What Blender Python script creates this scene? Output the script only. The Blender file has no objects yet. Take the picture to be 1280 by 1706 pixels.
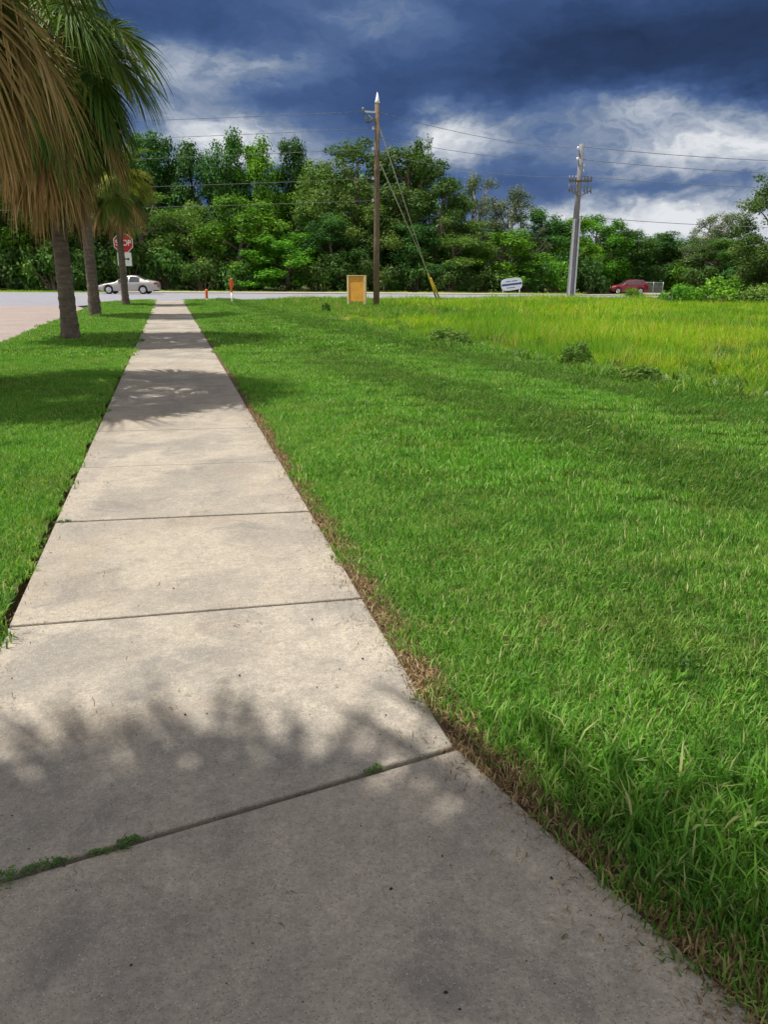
import bpy, bmesh, math, random
import numpy as np
from mathutils import Matrix, Vector

scene = bpy.context.scene
COL = scene.collection
R = math.radians

# ---------------------------------------------------------------- camera
CAM_R = Vector((0.9655862, -0.2600350, 0.0050056))
CAM_U = Vector((0.0716678, 0.2845258, 0.9559858))
CAM_F = Vector((0.2500139, 0.9227280, -0.2933703))
YAW = 0.2645979
cam_data = bpy.data.cameras.new('camera')
cam = bpy.data.objects.new('camera', cam_data)
COL.objects.link(cam)
m = Matrix((CAM_R, CAM_U, -CAM_F)).transposed().to_4x4()
m.translation = (0, 0, 1.45)
cam.matrix_world = m
cam_data.sensor_fit = 'VERTICAL'
cam_data.sensor_height = 24.0
cam_data.lens = 24.0 * 1281 / 1706
cam_data.clip_start = 0.05
cam_data.clip_end = 3000
scene.camera = cam

# ---------------------------------------------------------------- view and sampling
scene.view_settings.view_transform = 'Standard'
scene.view_settings.look = 'None'
scene.view_settings.gamma = 1
scene.view_settings.exposure = 0.42
scene.view_settings.use_curve_mapping = False
scene.render.engine = 'CYCLES'
scene.cycles.use_denoising = True
scene.cycles.max_bounces = 4
scene.cycles.diffuse_bounces = 2
scene.cycles.transmission_bounces = 3
scene.cycles.transparent_max_bounces = 8
scene.cycles.use_adaptive_sampling = True
scene.cycles.adaptive_threshold = 0.03

# ---------------------------------------------------------------- sun
SUN_EL = R(69)
SUN_DIR = Vector((-0.94 * math.cos(SUN_EL), 0.342 * math.cos(SUN_EL), math.sin(SUN_EL)))
sd = bpy.data.lights.new('sun', 'SUN')
sd.energy = 4.6
sd.angle = R(0.55)
sd.color = (1.0, 0.95, 0.87)
sun = bpy.data.objects.new('sun', sd)
sun.rotation_euler = SUN_DIR.to_track_quat('Z', 'Y').to_euler()
COL.objects.link(sun)

# ---------------------------------------------------------------- world: blue sky with storm clouds
world = bpy.data.worlds.new('World')
scene.world = world
world.use_nodes = True
NT = world.node_tree
for n in list(NT.nodes):
    NT.nodes.remove(n)


class G:
    """tiny node-graph helper"""
    def __init__(self, nt):
        self.nt = nt

    def new(self, t, **kw):
        n = self.nt.nodes.new(t)
        for k, v in kw.items():
            setattr(n, k, v)
        return n

    def put(self, sock, v):
        if v is None:
            return
        if isinstance(v, bpy.types.NodeSocket):
            self.nt.links.new(v, sock)
        else:
            sock.default_value = v

    def m(self, op, a, b=None, c=None, clamp=False):
        n = self.new('ShaderNodeMath', operation=op, use_clamp=clamp)
        for i, v in enumerate((a, b, c)):
            self.put(n.inputs[i], v)
        return n.outputs[0]

    def v(self, op, a, b=None):
        n = self.new('ShaderNodeVectorMath', operation=op)
        self.put(n.inputs[0], a)
        if b is not None:
            self.put(n.inputs[1], b)
        return n.outputs['Value'] if op in ('DOT_PRODUCT', 'LENGTH') else n.outputs[0]

    def xyz(self, x, y, z=0.0):
        n = self.new('ShaderNodeCombineXYZ')
        for i, v in enumerate((x, y, z)):
            self.put(n.inputs[i], v)
        return n.outputs[0]

    def noise(self, vec, scale, detail=4.0, rough=0.5, dist=0.0, out='Fac'):
        n = self.new('ShaderNodeTexNoise')
        self.put(n.inputs['Vector'], vec)
        self.put(n.inputs['Scale'], scale)
        self.put(n.inputs['Detail'], detail)
        self.put(n.inputs['Roughness'], rough)
        self.put(n.inputs['Distortion'], dist)
        return n.outputs[out]

    def ramp(self, fac, stops, interp='LINEAR'):
        n = self.new('ShaderNodeValToRGB')
        cr = n.color_ramp
        cr.interpolation = interp
        while len(cr.elements) < len(stops):
            cr.elements.new(0.5)
        for e, (pos, c) in zip(cr.elements, stops):
            e.position = pos
            e.color = (*c, 1) if len(c) == 3 else c
        self.put(n.inputs[0], fac)
        return n.outputs[0]

    def mix(self, fac, a, b, blend='MIX'):
        n = self.new('ShaderNodeMix', data_type='RGBA', blend_type=blend)
        self.put(n.inputs[0], fac)
        for s, v in ((n.inputs[6], a), (n.inputs[7], b)):
            if isinstance(v, (tuple, list)) and len(v) == 3:
                v = (*v, 1)
            self.put(s, v)
        return n.outputs[2]

    def rng(self, v, a, b, c=0.0, d=1.0, smooth=False):
        n = self.new('ShaderNodeMapRange')
        n.clamp = True
        if smooth:
            n.interpolation_type = 'SMOOTHSTEP'
        for i, x in enumerate((v, a, b, c, d)):
            self.put(n.inputs[i], x)
        return n.outputs[0]

    def bump(self, h, strength=0.3, dist=0.01):
        n = self.new('ShaderNodeBump')
        self.put(n.inputs['Strength'], strength)
        self.put(n.inputs['Distance'], dist)
        self.put(n.inputs['Height'], h)
        return n.outputs[0]


g = G(NT)
dirv = g.new('ShaderNodeTexCoord').outputs['Generated']
fx = g.v('DOT_PRODUCT', dirv, (math.sin(YAW), math.cos(YAW), 0))
rx = g.v('DOT_PRODUCT', dirv, (math.cos(YAW), -math.sin(YAW), 0))
uz = g.v('DOT_PRODUCT', dirv, (0, 0, 1))
az0 = g.m('MULTIPLY', g.m('ARCTAN2', rx, fx), 57.2958)
el0 = g.m('MULTIPLY', g.m('ARCSINE', uz), 57.2958)
# ragged edges: bend the coordinates with noise
warpv = g.xyz(g.m('MULTIPLY', az0, 0.11), g.m('MULTIPLY', el0, 0.24), 3.7)
w1 = g.new('ShaderNodeTexNoise')
g.put(w1.inputs['Vector'], warpv)
w1.inputs['Scale'].default_value = 1.0
w1.inputs['Detail'].default_value = 7.0
w1.inputs['Roughness'].default_value = 0.55
ws = g.new('ShaderNodeSeparateColor')
NT.links.new(w1.outputs['Color'], ws.inputs[0])
az = g.m('ADD', az0, g.m('MULTIPLY', g.m('SUBTRACT', ws.outputs[0], 0.5), 9.0))
el = g.m('ADD', el0, g.m('MULTIPLY', g.m('SUBTRACT', ws.outputs[1], 0.5), 4.2))
w2 = g.new('ShaderNodeTexNoise')
g.put(w2.inputs['Vector'], g.xyz(g.m('MULTIPLY', az0, 0.5), g.m('MULTIPLY', el0, 0.8), 9.1))
w2.inputs['Scale'].default_value = 1.0
w2.inputs['Detail'].default_value = 6.0
w2.inputs['Roughness'].default_value = 0.6
ws2 = g.new('ShaderNodeSeparateColor')
NT.links.new(w2.outputs['Color'], ws2.inputs[0])
az = g.m('ADD', az, g.m('MULTIPLY', g.m('SUBTRACT', ws2.outputs[0], 0.5), 2.0))
el = g.m('ADD', el, g.m('MULTIPLY', g.m('SUBTRACT', ws2.outputs[1], 0.5), 1.5))
nv = g.xyz(g.m('MULTIPLY', az, 0.085), g.m('MULTIPLY', el, 0.22), 1.3)
base = g.noise(nv, 1.0, 9.0, 0.6)
val = g.m('MULTIPLY_ADD', g.m('SUBTRACT', base, 0.5), 0.55, 0.325)
BLOBS = [  # azimuth from view axis, elevation, half sizes (degrees), amount
    (-12.5, 8.6, 4.2, 1.5, 0.62), (-7.0, 7.6, 3.5, 1.0, 0.25),
    (3.6, 9.2, 2.2, 1.5, 0.46), (5.8, 8.2, 3.0, 1.6, 0.30), (8.5, 8.0, 3.5, 1.4, 0.14),
    (20.0, 3.4, 9.5, 1.7, 0.70), (25.0, 7.6, 6.0, 1.7, 0.62), (18.0, 8.2, 3.0, 0.9, 0.25), (15.5, 7.2, 4.5, 1.1, 0.26), (11.0, 4.2, 2.5, 0.8, 0.3),
    (20.5, 5.4, 5.0, 0.55, -0.22),
    (18.4, 10.6, 3.4, 0.9, 0.40), (14.5, 9.6, 3.6, 1.1, 0.22), (24.2, 10.9, 2.6, 0.8, -0.22), (10.0, 7.0, 5.0, 0.9, -0.12),
    (-10.5, 13.0, 5.0, 1.15, 0.30), (-15.0, 11.8, 4.0, 1.3, 0.24), (-2.0, 15.4, 5.0, 1.0, 0.10),
    (20.0, 14.2, 10.0, 2.3, -0.24), (5.0, 12.0, 9.0, 1.6, -0.08),
    (9.0, 5.6, 4.0, 1.6, -0.10), (-34.0, 9.0, 7.0, 3.0, 0.35), (38.0, 9.0, 7.0, 3.0, 0.35),
]
for a0, e0, sa, se, amp in BLOBS:
    da = g.m('DIVIDE', g.m('SUBTRACT', az, a0), sa)
    de = g.m('DIVIDE', g.m('SUBTRACT', el, e0), se)
    r2 = g.m('ADD', g.m('MULTIPLY', da, da), g.m('MULTIPLY', de, de))
    gs = g.m('EXPONENT', g.m('MULTIPLY', r2, -0.75))
    val = g.m('MULTIPLY_ADD', gs, amp, val)
# billows: creases show only in the bright cumulus
bil = g.m('ABSOLUTE', g.m('SUBTRACT', g.m('MULTIPLY', g.noise(g.xyz(g.m('MULTIPLY', az, 0.42), g.m('MULTIPLY', el, 0.75), 5.2), 1.0, 4.0, 0.55), 2.0), 1.0))
val = g.m('ADD', val, g.m('MULTIPLY', g.m('SUBTRACT', 0.16, bil), g.rng(val, 0.34, 0.66, 0.0, 0.42, True)))
storm = g.ramp(val, [(0.0, (0.015, 0.026, 0.060)), (0.16, (0.025, 0.049, 0.122)), (0.32, (0.044, 0.086, 0.208)),
                     (0.45, (0.086, 0.145, 0.288)), (0.57, (0.180, 0.236, 0.345)), (0.70, (0.31, 0.36, 0.455)), (0.86, (0.51, 0.545, 0.60)), (1.0, (0.70, 0.72, 0.75))])
sky = g.new('ShaderNodeTexSky', sky_type='NISHITA')
sky.sun_disc = False
sky.sun_elevation = SUN_EL
sky.sun_rotation = math.atan2(SUN_DIR.x, SUN_DIR.y)
sky.altitude = 5
sky.air_density = 1.0
sky.dust_density = 1.4
# broken bright cloud in the open part of the sky, towards the sun and behind
cvec = g.v('SCALE', dirv)
cvec.node.inputs['Scale'].default_value = 2.2
cn = g.noise(cvec, 1.0, 7.0, 0.6, 0.4)
puff = g.rng(cn, 0.42, 0.60, 0.0, 1.0, True)
bg_sky = g.new('ShaderNodeBackground')
NT.links.new(sky.outputs[0], bg_sky.inputs[0])
bg_sky.inputs[1].default_value = 0.06
bg_puff = g.new('ShaderNodeBackground')
bg_puff.inputs[0].default_value = (0.77, 0.73, 0.69, 1)
bg_puff.inputs[1].default_value = 1.25
mixp = g.new('ShaderNodeMixShader')
g.put(mixp.inputs[0], puff)
NT.links.new(bg_sky.outputs[0], mixp.inputs[1])
NT.links.new(bg_puff.outputs[0], mixp.inputs[2])
bg_storm = g.new('ShaderNodeBackground')
NT.links.new(storm, bg_storm.inputs[0])
bg_storm.inputs[1].default_value = 0.82
# the storm front stands ahead of the camera and ends in a ragged line overhead
front = g.m('ADD', fx, g.m('MULTIPLY', g.m('SUBTRACT', cn, 0.5), 0.5))
fmask = g.rng(front, 0.35, 0.70, 0.0, 1.0, True)
mixs = g.new('ShaderNodeMixShader')
g.put(mixs.inputs[0], fmask)
NT.links.new(mixp.outputs[0], mixs.inputs[1])
NT.links.new(bg_storm.outputs[0], mixs.inputs[2])
wo = g.new('ShaderNodeOutputWorld')
NT.links.new(mixs.outputs[0], wo.inputs[0])


# ================================================================ helpers
def material(name):
    mt = bpy.data.materials.new(name)
    mt.use_nodes = True
    nt = mt.node_tree
    b = nt.nodes['Principled BSDF']
    return mt, G(nt), b


def plain(name, col, rough=0.6, metal=0.0, var=0.12, scale=6.0, bump=0.0, spec=0.3):
    mt, gg, b = material(name)
    pos = gg.new('ShaderNodeTexCoord').outputs['Object']
    n = gg.noise(pos, scale, 5, 0.6)
    c = gg.mix(gg.rng(n, 0.3, 0.7), tuple(x * (1 - var) for x in col), tuple(min(1, x * (1 + var)) for x in col))
    gg.put(b.inputs['Base Color'], c)
    b.inputs['Roughness'].default_value = rough
    b.inputs['Metallic'].default_value = metal
    b.inputs['Specular IOR Level'].default_value = spec
    if bump:
        gg.put(b.inputs['Normal'], gg.bump(n, bump, 0.02))
    return mt


def mesh_np(name, verts, faces, mat=None, attrs=None, smooth=False, mats=None, fmat=None):
    me = bpy.data.meshes.new(name)
    verts = np.asarray(verts, dtype=np.float64)
    if isinstance(faces, np.ndarray) and faces.ndim == 2:
        nf, k = faces.shape
        me.vertices.add(len(verts))
        me.vertices.foreach_set('co', verts.astype(np.float32).ravel())
        me.loops.add(nf * k)
        me.loops.foreach_set('vertex_index', faces.astype(np.int32).ravel())
        me.polygons.add(nf)
        me.polygons.foreach_set('loop_start', np.arange(0, nf * k, k, dtype=np.int32))
        me.update(calc_edges=True)
    else:
        me.from_pydata([tuple(v) for v in verts], [], [list(f) for f in faces])
        me.update()
    if attrs:
        for an, av in attrs.items():
            a = me.attributes.new(an, 'FLOAT', 'POINT')
            a.data.foreach_set('value', np.asarray(av, dtype=np.float32))
    if smooth:
        me.polygons.foreach_set('use_smooth', np.ones(len(me.polygons), dtype=bool))
    if mats:
        for x in mats:
            me.materials.append(x)
        if fmat is not None:
            me.polygons.foreach_set('material_index', np.asarray(fmat, dtype=np.int32))
    elif mat:
        me.materials.append(mat)
    return me


def obj(name, me, parent=None, loc=None, rz=None):
    o = bpy.data.objects.new(name, me)
    COL.objects.link(o)
    if parent is not None:
        o.parent = parent
    if loc is not None:
        o.location = loc
    if rz is not None:
        o.rotation_euler = (0, 0, rz)
    return o


def tag(o, label=None, cat=None, group=None, kind=None):
    if label:
        o['label'] = label
    if cat:
        o['category'] = cat
    if group:
        o['group'] = group
    if kind:
        o['kind'] = kind
    return o


class MB:
    """collects boxes, tubes and prisms into one mesh"""
    def __init__(self):
        self.v = []
        self.f = []

    def add(self, vs, fs):
        o = len(self.v)
        self.v += [tuple(x) for x in vs]
        self.f += [tuple(i + o for i in f) for f in fs]
        return self

    def box(self, c, s, rz=0.0):
        hx, hy, hz = s[0] / 2, s[1] / 2, s[2] / 2
        ca, sa = math.cos(rz), math.sin(rz)
        vs = []
        for dz in (-hz, hz):
            for dx, dy in ((-hx, -hy), (hx, -hy), (hx, hy), (-hx, hy)):
                vs.append((c[0] + dx * ca - dy * sa, c[1] + dx * sa + dy * ca, c[2] + dz))
        return self.add(vs, [(3, 2, 1, 0), (4, 5, 6, 7), (0, 1, 5, 4), (1, 2, 6, 5), (2, 3, 7, 6), (3, 0, 4, 7)])

    def tube(self, pts, rad, n=8, cap=True):
        pts = [Vector(p) for p in pts]
        if not hasattr(rad, '__len__'):
            rad = [rad] * len(pts)
        vs, fs = [], []
        up = Vector((0.31, 0.77, 0.1))
        for i, p in enumerate(pts):
            t = (pts[min(i + 1, len(pts) - 1)] - pts[max(i - 1, 0)]).normalized()
            a = t.cross(up)
            if a.length < 1e-3:
                a = t.cross(Vector((1, 0, 0)))
            a.normalize()
            b = t.cross(a)
            for k in range(n):
                th = 2 * math.pi * k / n
                vs.append(p + (a * math.cos(th) + b * math.sin(th)) * rad[i])
        for i in range(len(pts) - 1):
            for k in range(n):
                k2 = (k + 1) % n
                fs.append((i * n + k, i * n + k2, (i + 1) * n + k2, (i + 1) * n + k))
        if cap:
            fs.append(tuple(range(n - 1, -1, -1)))
            fs.append(tuple((len(pts) - 1) * n + k for k in range(n)))
        return self.add(vs, fs)

    def prism(self, poly, y0, y1):
        """polygon in x,z extruded along y"""
        n = len(poly)
        vs = [(x, y0, z) for x, z in poly] + [(x, y1, z) for x, z in poly]
        fs = [tuple(range(n)), tuple(range(2 * n - 1, n - 1, -1))]
        for i in range(n):
            j = (i + 1) % n
            fs.append((i, i + n, j + n, j))
        return self.add(vs, fs)

    def sheet(self, poly, z0, z1):
        """polygon in x,y extruded along z"""
        n = len(poly)
        vs = [(x, y, z0) for x, y in poly] + [(x, y, z1) for x, y in poly]
        fs = [tuple(range(n - 1, -1, -1)), tuple(range(n, 2 * n))]
        for i in range(n):
            j = (i + 1) % n
            fs.append((i, j, j + n, i + n))
        return self.add(vs, fs)

    def mesh(self, name, mat, smooth=False, bevel=0.0):
        me = bpy.data.meshes.new(name)
        me.from_pydata(self.v, [], self.f)
        me.update()
        bm = bmesh.new()
        bm.from_mesh(me)
        bmesh.ops.recalc_face_normals(bm, faces=bm.faces)
        if bevel:
            bmesh.ops.bevel(bm, geom=[e for e in bm.edges if e.calc_face_angle(0) > 0.6], offset=bevel, segments=2,
                            profile=0.5, affect='EDGES')
        bm.to_mesh(me)
        bm.free()
        if smooth:
            me.polygons.foreach_set('use_smooth', np.ones(len(me.polygons), dtype=bool))
        me.materials.append(mat)
        return me

    def build(self, name, mat, parent=None, smooth=False, bevel=0.0, loc=None, rz=None):
        return obj(name, self.mesh(name, mat, smooth, bevel), parent, loc, rz)


def sstep(a, b, t):
    u = min(1.0, max(0.0, (t - a) / (b - a)))
    return u * u * (3 - 2 * u)


def depth(x, y):
    return x * math.sin(YAW) + y * math.cos(YAW)


def terrain(x, y):
    return -0.12 - 0.30 * sstep(66, 95, depth(x, y)) * sstep(22, 45, x)


def in_frame(x, y, lo=-430, hi=1720):
    d = Vector((x, y, -1.45))
    c = d.dot(CAM_F)
    if c < 0.25:
        return False
    px = 640 + 1281 * d.dot(CAM_R) / c
    py = 853 - 1281 * d.dot(CAM_U) / c
    return lo < px < hi and py < 2300


# ================================================================ materials
def mat_concrete(name, tone=(0.445, 0.395, 0.318), dark=(0.235, 0.220, 0.195), speck=1.0):
    mt, gg, b = material(name)
    pos = gg.new('ShaderNodeNewGeometry').outputs['Position']
    oi = gg.new('ShaderNodeObjectInfo').outputs['Random']
    n1 = gg.noise(pos, 1.35, 6, 0.62, 0.3)
    n2 = gg.noise(pos, 9.0, 5, 0.65)
    n3 = gg.noise(pos, 90.0, 3, 0.7)
    n4 = gg.noise(pos, 34.0, 5, 0.75)
    c = gg.mix(gg.rng(n1, 0.40, 0.63, 0, 0.9, True), tone, dark)
    c = gg.mix(gg.rng(n2, 0.40, 0.72, 0, 0.5), c, (0.185, 0.172, 0.152))
    c = gg.mix(gg.rng(oi, 0, 1, 0, 0.45), c, (0.37, 0.315, 0.245))
    n5 = gg.noise(pos, 2.6, 8, 0.7, 0.8)
    c = gg.mix(gg.rng(n5, 0.50, 0.68, 0, 0.62 * speck, True), c, (0.165, 0.155, 0.142))
    n6 = gg.noise(gg.v('ADD', pos, (13.7, 4.1, 0)), 1.1, 7, 0.65, 0.5)
    c = gg.mix(gg.rng(n6, 0.50, 0.66, 0, 0.45 * speck, True), c, (0.325, 0.265, 0.195))
    c = gg.mix(gg.rng(n4, 0.42, 0.72, 0, 0.5 * speck), c, (0.15, 0.142, 0.128))
    c = gg.mix(gg.rng(n4, 0.44, 0.30, 0, 0.3 * speck), c, (0.46, 0.41, 0.33))
    # aggregate: dark pits and pale grains
    vo = gg.new('ShaderNodeTexVoronoi')
    gg.put(vo.inputs['Vector'], pos)
    vo.inputs['Scale'].default_value = 210
    sc = gg.new('ShaderNodeSeparateColor')
    gg.nt.links.new(vo.outputs['Color'], sc.inputs[0])
    near = gg.rng(vo.outputs['Distance'], 0.25, 0.5, 1, 0)
    dk = gg.m('MULTIPLY', near, gg.rng(sc.outputs[0], 0.76, 0.86, 0, 0.8 * speck))
    lt = gg.m('MULTIPLY', near, gg.rng(sc.outputs[1], 0.84, 0.97, 0, 0.75 * speck))
    c = gg.mix(dk, c, (0.10, 0.095, 0.09))
    c = gg.mix(lt, c, (0.54, 0.50, 0.43))
    c = gg.mix(gg.rng(n3, 0.42, 0.72, 0, 0.45 * speck), c, (0.15, 0.14, 0.125))
    # dark mildew spots
    v2 = gg.new('ShaderNodeTexVoronoi')
    gg.put(v2.inputs['Vector'], pos)
    v2.inputs['Scale'].default_value = 11
    s2 = gg.new('ShaderNodeSeparateColor')
    gg.nt.links.new(v2.outputs['Color'], s2.inputs[0])
    spot = gg.m('MULTIPLY', gg.rng(v2.outputs['Distance'], 0.02, 0.055, 1, 0), gg.rng(s2.outputs[2], 0.5, 0.6))
    c = gg.mix(gg.m('MULTIPLY', spot, 0.85 * speck), c, (0.03, 0.028, 0.026))
    gg.put(b.inputs['Base Color'], c)
    b.inputs['Roughness'].default_value = 0.9
    b.inputs['Specular IOR Level'].default_value = 0.2
    h = gg.m('ADD', gg.m('MULTIPLY', n3, 0.8), gg.m('MULTIPLY', n2, 0.5))
    gg.put(b.inputs['Normal'], gg.bump(h, 0.45, 0.012))
    return mt


def mat_ground(name, a, bcol, scale=3.0, bump=0.4, dist=0.03):
    mt, gg, b = material(name)
    pos = gg.new('ShaderNodeNewGeometry').outputs['Position']
    n1 = gg.noise(pos, scale, 7, 0.65)
    n2 = gg.noise(pos, scale * 14, 4, 0.7)
    c = gg.mix(gg.rng(n1, 0.35, 0.68), a, bcol)
    c = gg.mix(gg.rng(n2, 0.4, 0.75, 0, 0.5), c, tuple(x * 0.5 for x in a))
    gg.put(b.inputs['Base Color'], c)
    b.inputs['Roughness'].default_value = 0.95
    b.inputs['Specular IOR Level'].default_value = 0.1
    gg.put(b.inputs['Normal'], gg.bump(gg.m('ADD', n1, n2), bump, dist))
    return mt


def leaf_shader(name, stops, patch=None, rough=0.5, trans=0.35, tcol=(1.15, 1.2, 0.55), spec=0.35, objvar=0.0):
    """stops: ramp over the per-leaf 'rnd' attribute; patch: (scale, colour, lo, hi) world-position drift"""
    mt, gg, b = material(name)
    at = gg.new('ShaderNodeAttribute', attribute_name='rnd').outputs['Fac']
    c = gg.ramp(at, stops)
    if patch:
        pos = gg.new('ShaderNodeNewGeometry').outputs['Position']
        for sc, colr, lo, hi, amt in patch:
            n = gg.noise(pos, sc, 3, 0.55)
            c = gg.mix(gg.rng(n, lo, hi, 0, amt, True), c, colr)
    if objvar:
        oi = gg.new('ShaderNodeObjectInfo').outputs['Random']
        hs = gg.new('ShaderNodeHueSaturation')
        gg.put(hs.inputs['Color'], c)
        gg.put(hs.inputs['Value'], gg.rng(oi, 0, 1, 1 - objvar, 1 + objvar))
        gg.put(hs.inputs['Hue'], gg.rng(gg.m('FRACT', gg.m('MULTIPLY', oi, 7.13)), 0, 1, 0.5 - objvar * 0.08, 0.5 + objvar * 0.08))
        c = hs.outputs[0]
    gg.put(b.inputs['Base Color'], c)
    b.inputs['Roughness'].default_value = rough
    b.inputs['Specular IOR Level'].default_value = spec
    tr = gg.new('ShaderNodeBsdfTranslucent')
    gg.put(tr.inputs[0], gg.mix(1.0, c, (*tcol, 1), 'MULTIPLY'))
    mx = gg.new('ShaderNodeMixShader')
    mx.inputs[0].default_value = trans
    nt = gg.nt
    nt.links.new(b.outputs[0], mx.inputs[1])
    nt.links.new(tr.outputs[0], mx.inputs[2])
    nt.links.new(mx.outputs[0], nt.nodes['Material Output'].inputs[0])
    return mt


M = {}
M['concrete'] = mat_concrete('concrete_walk')
M['joint'] = mat_ground('joint_dirt', (0.022, 0.020, 0.014), (0.05, 0.045, 0.028), 20)
M['ground'] = mat_ground('rough_ground', (0.045, 0.075, 0.02), (0.10, 0.11, 0.035), 0.5)
M['thatch'] = mat_ground('lawn_thatch', (0.05, 0.085, 0.018), (0.10, 0.12, 0.035), 7, 0.5, 0.03)
M['soil'] = mat_ground('soil_edge', (0.12, 0.078, 0.048), (0.26, 0.18, 0.115), 14, 0.9, 0.03)
M['meadow_soil'] = mat_ground('meadow_soil', (0.10, 0.12, 0.02), (0.20, 0.20, 0.04), 1.5)
M['asphalt'] = mat_ground('road_asphalt', (0.235, 0.235, 0.265), (0.27, 0.27, 0.30), 1.2, 0.2, 0.01)
M['street'] = mat_ground('street_paving', (0.27, 0.225, 0.205), (0.33, 0.275, 0.25), 0.8, 0.2, 0.01)
M['pale_concrete'] = mat_concrete('pale_concrete', (0.42, 0.38, 0.30), (0.34, 0.30, 0.24), 0.3)
M['white_paint'] = plain('white_paint', (0.75, 0.75, 0.73), 0.5)
for gname, q in (('grass', 1.02), ('grass_stripe_shade', 0.66)):   # one turf; the darker copy has mower-stripe shading put in its colour
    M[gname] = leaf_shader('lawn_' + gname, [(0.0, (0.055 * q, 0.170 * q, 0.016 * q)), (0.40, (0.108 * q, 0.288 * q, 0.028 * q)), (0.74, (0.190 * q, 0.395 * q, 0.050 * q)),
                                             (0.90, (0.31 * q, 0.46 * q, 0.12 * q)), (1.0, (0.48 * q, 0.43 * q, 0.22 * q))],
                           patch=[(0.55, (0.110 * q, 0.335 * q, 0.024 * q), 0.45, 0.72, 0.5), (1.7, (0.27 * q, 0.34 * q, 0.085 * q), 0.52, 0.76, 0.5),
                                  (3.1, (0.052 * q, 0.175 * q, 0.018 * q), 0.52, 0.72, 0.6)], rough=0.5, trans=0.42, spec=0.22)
M['meadow'] = leaf_shader('meadow_blades', [(0.0, (0.12, 0.29, 0.014)), (0.4, (0.23, 0.44, 0.015)), (0.75, (0.36, 0.52, 0.018)),
                                            (0.92, (0.52, 0.48, 0.06)), (1.0, (0.52, 0.40, 0.18))],
                          patch=[(0.22, (0.11, 0.29, 0.018), 0.44, 0.60, 0.85), (0.5, (0.42, 0.48, 0.014), 0.5, 0.75, 0.5),
                                 (0.8, (0.46, 0.42, 0.10), 0.56, 0.78, 0.45)], rough=0.5, trans=0.45, spec=0.2)
M['meadow_green'] = leaf_shader('meadow_green_blades', [(0.0, (0.055, 0.16, 0.015)), (0.5, (0.11, 0.27, 0.025)), (0.85, (0.20, 0.36, 0.035)), (1.0, (0.36, 0.36, 0.09))],
                                patch=[(0.7, (0.07, 0.17, 0.02), 0.5, 0.7, 0.6)], rough=0.5, trans=0.4, spec=0.2)
M['seed'] = leaf_shader('seed_stem', [(0.0, (0.36, 0.33, 0.07)), (1.0, (0.50, 0.42, 0.17))], rough=0.7, trans=0.3, spec=0.1)
M['straw'] = leaf_shader('dry_thatch', [(0.0, (0.10, 0.055, 0.03)), (0.5, (0.27, 0.18, 0.095)), (0.85, (0.42, 0.32, 0.17)), (1.0, (0.14, 0.17, 0.04))],
                         rough=0.8, trans=0.15, tcol=(1, 1, 1), spec=0.1)
M['weed'] = leaf_shader('weed_leaf', [(0.0, (0.045, 0.11, 0.022)), (1.0, (0.14, 0.24, 0.05))], trans=0.25, objvar=0.15)
LEAF = {
    'oak': leaf_shader('oak_leaf', [(0, (0.034, 0.079, 0.019)), (0.55, (0.073, 0.139, 0.030)), (0.85, (0.129, 0.190, 0.044)), (1, (0.259, 0.251, 0.176))], trans=0.36, objvar=0.16, rough=0.6, spec=0.15),
    'olive': leaf_shader('olive_leaf', [(0, (0.049, 0.119, 0.022)), (0.6, (0.116, 0.223, 0.040)), (1, (0.215, 0.314, 0.070))], trans=0.3, objvar=0.18, rough=0.6, spec=0.15),
    'dark': leaf_shader('dark_leaf', [(0, (0.027, 0.084, 0.021)), (0.6, (0.064, 0.160, 0.034)), (1, (0.129, 0.251, 0.051))], trans=0.36, objvar=0.16, rough=0.6, spec=0.15),
    'bright': leaf_shader('bright_leaf', [(0, (0.051, 0.152, 0.012)), (0.55, (0.109, 0.275, 0.020)), (1, (0.217, 0.420, 0.041))], trans=0.35, objvar=0.16, rough=0.6, spec=0.15),
    'sparse': leaf_shader('grey_leaf', [(0, (0.055, 0.099, 0.038)), (0.6, (0.123, 0.167, 0.070)), (1, (0.275, 0.283, 0.189))], trans=0.25, objvar=0.12, spec=0.15),
}
M['bark'] = plain('grey_bark', (0.17, 0.135, 0.105), 0.9, 0, 0.35, 3, 0.5, 0.1)
M['snag'] = plain('weathered_branch', (0.36, 0.33, 0.30), 0.9, 0, 0.25, 3, 0.3, 0.1)


# ================================================================ the setting: ground, roads, sidewalk
def grid_sheet(name, x0, x1, y0, y1, nx, ny, zfun, mat, inside=None):
    xs = np.linspace(x0, x1, nx)
    ys = np.linspace(y0, y1, ny)
    vs = [(x, y, zfun(x, y)) for y in ys for x in xs]
    fs = []
    for j in range(ny - 1):
        for i in range(nx - 1):
            a = j * nx + i
            fs.append((a, a + 1, a + nx + 1, a + nx))
    return mesh_np(name, np.array(vs), np.array(fs), mat, smooth=True)


tag(obj('ground', grid_sheet('ground', -900, 900, -700, 1500, 181, 221, lambda x, y: terrain(x, y) - 0.045, M['ground'])), kind='structure')


def road_near(x):
    return 50.2 - 0.12 * x


def road_far(x):
    return 74.3 - 0.27 * x


def strip(name, f0, f1, xs, dz, mat, n=6):
    vs, fs = [], []
    for x in xs:
        for k in range(n + 1):
            y = f0(x) + (f1(x) - f0(x)) * k / n
            vs.append((x, y, terrain(x, y) + dz))
    for i in range(len(xs) - 1):
        for k in range(n):
            a = i * (n + 1) + k
            fs.append((a, a + n + 1, a + n + 2, a + 1))
    return mesh_np(name, np.array(vs), np.array(fs), mat, smooth=True)


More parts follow.
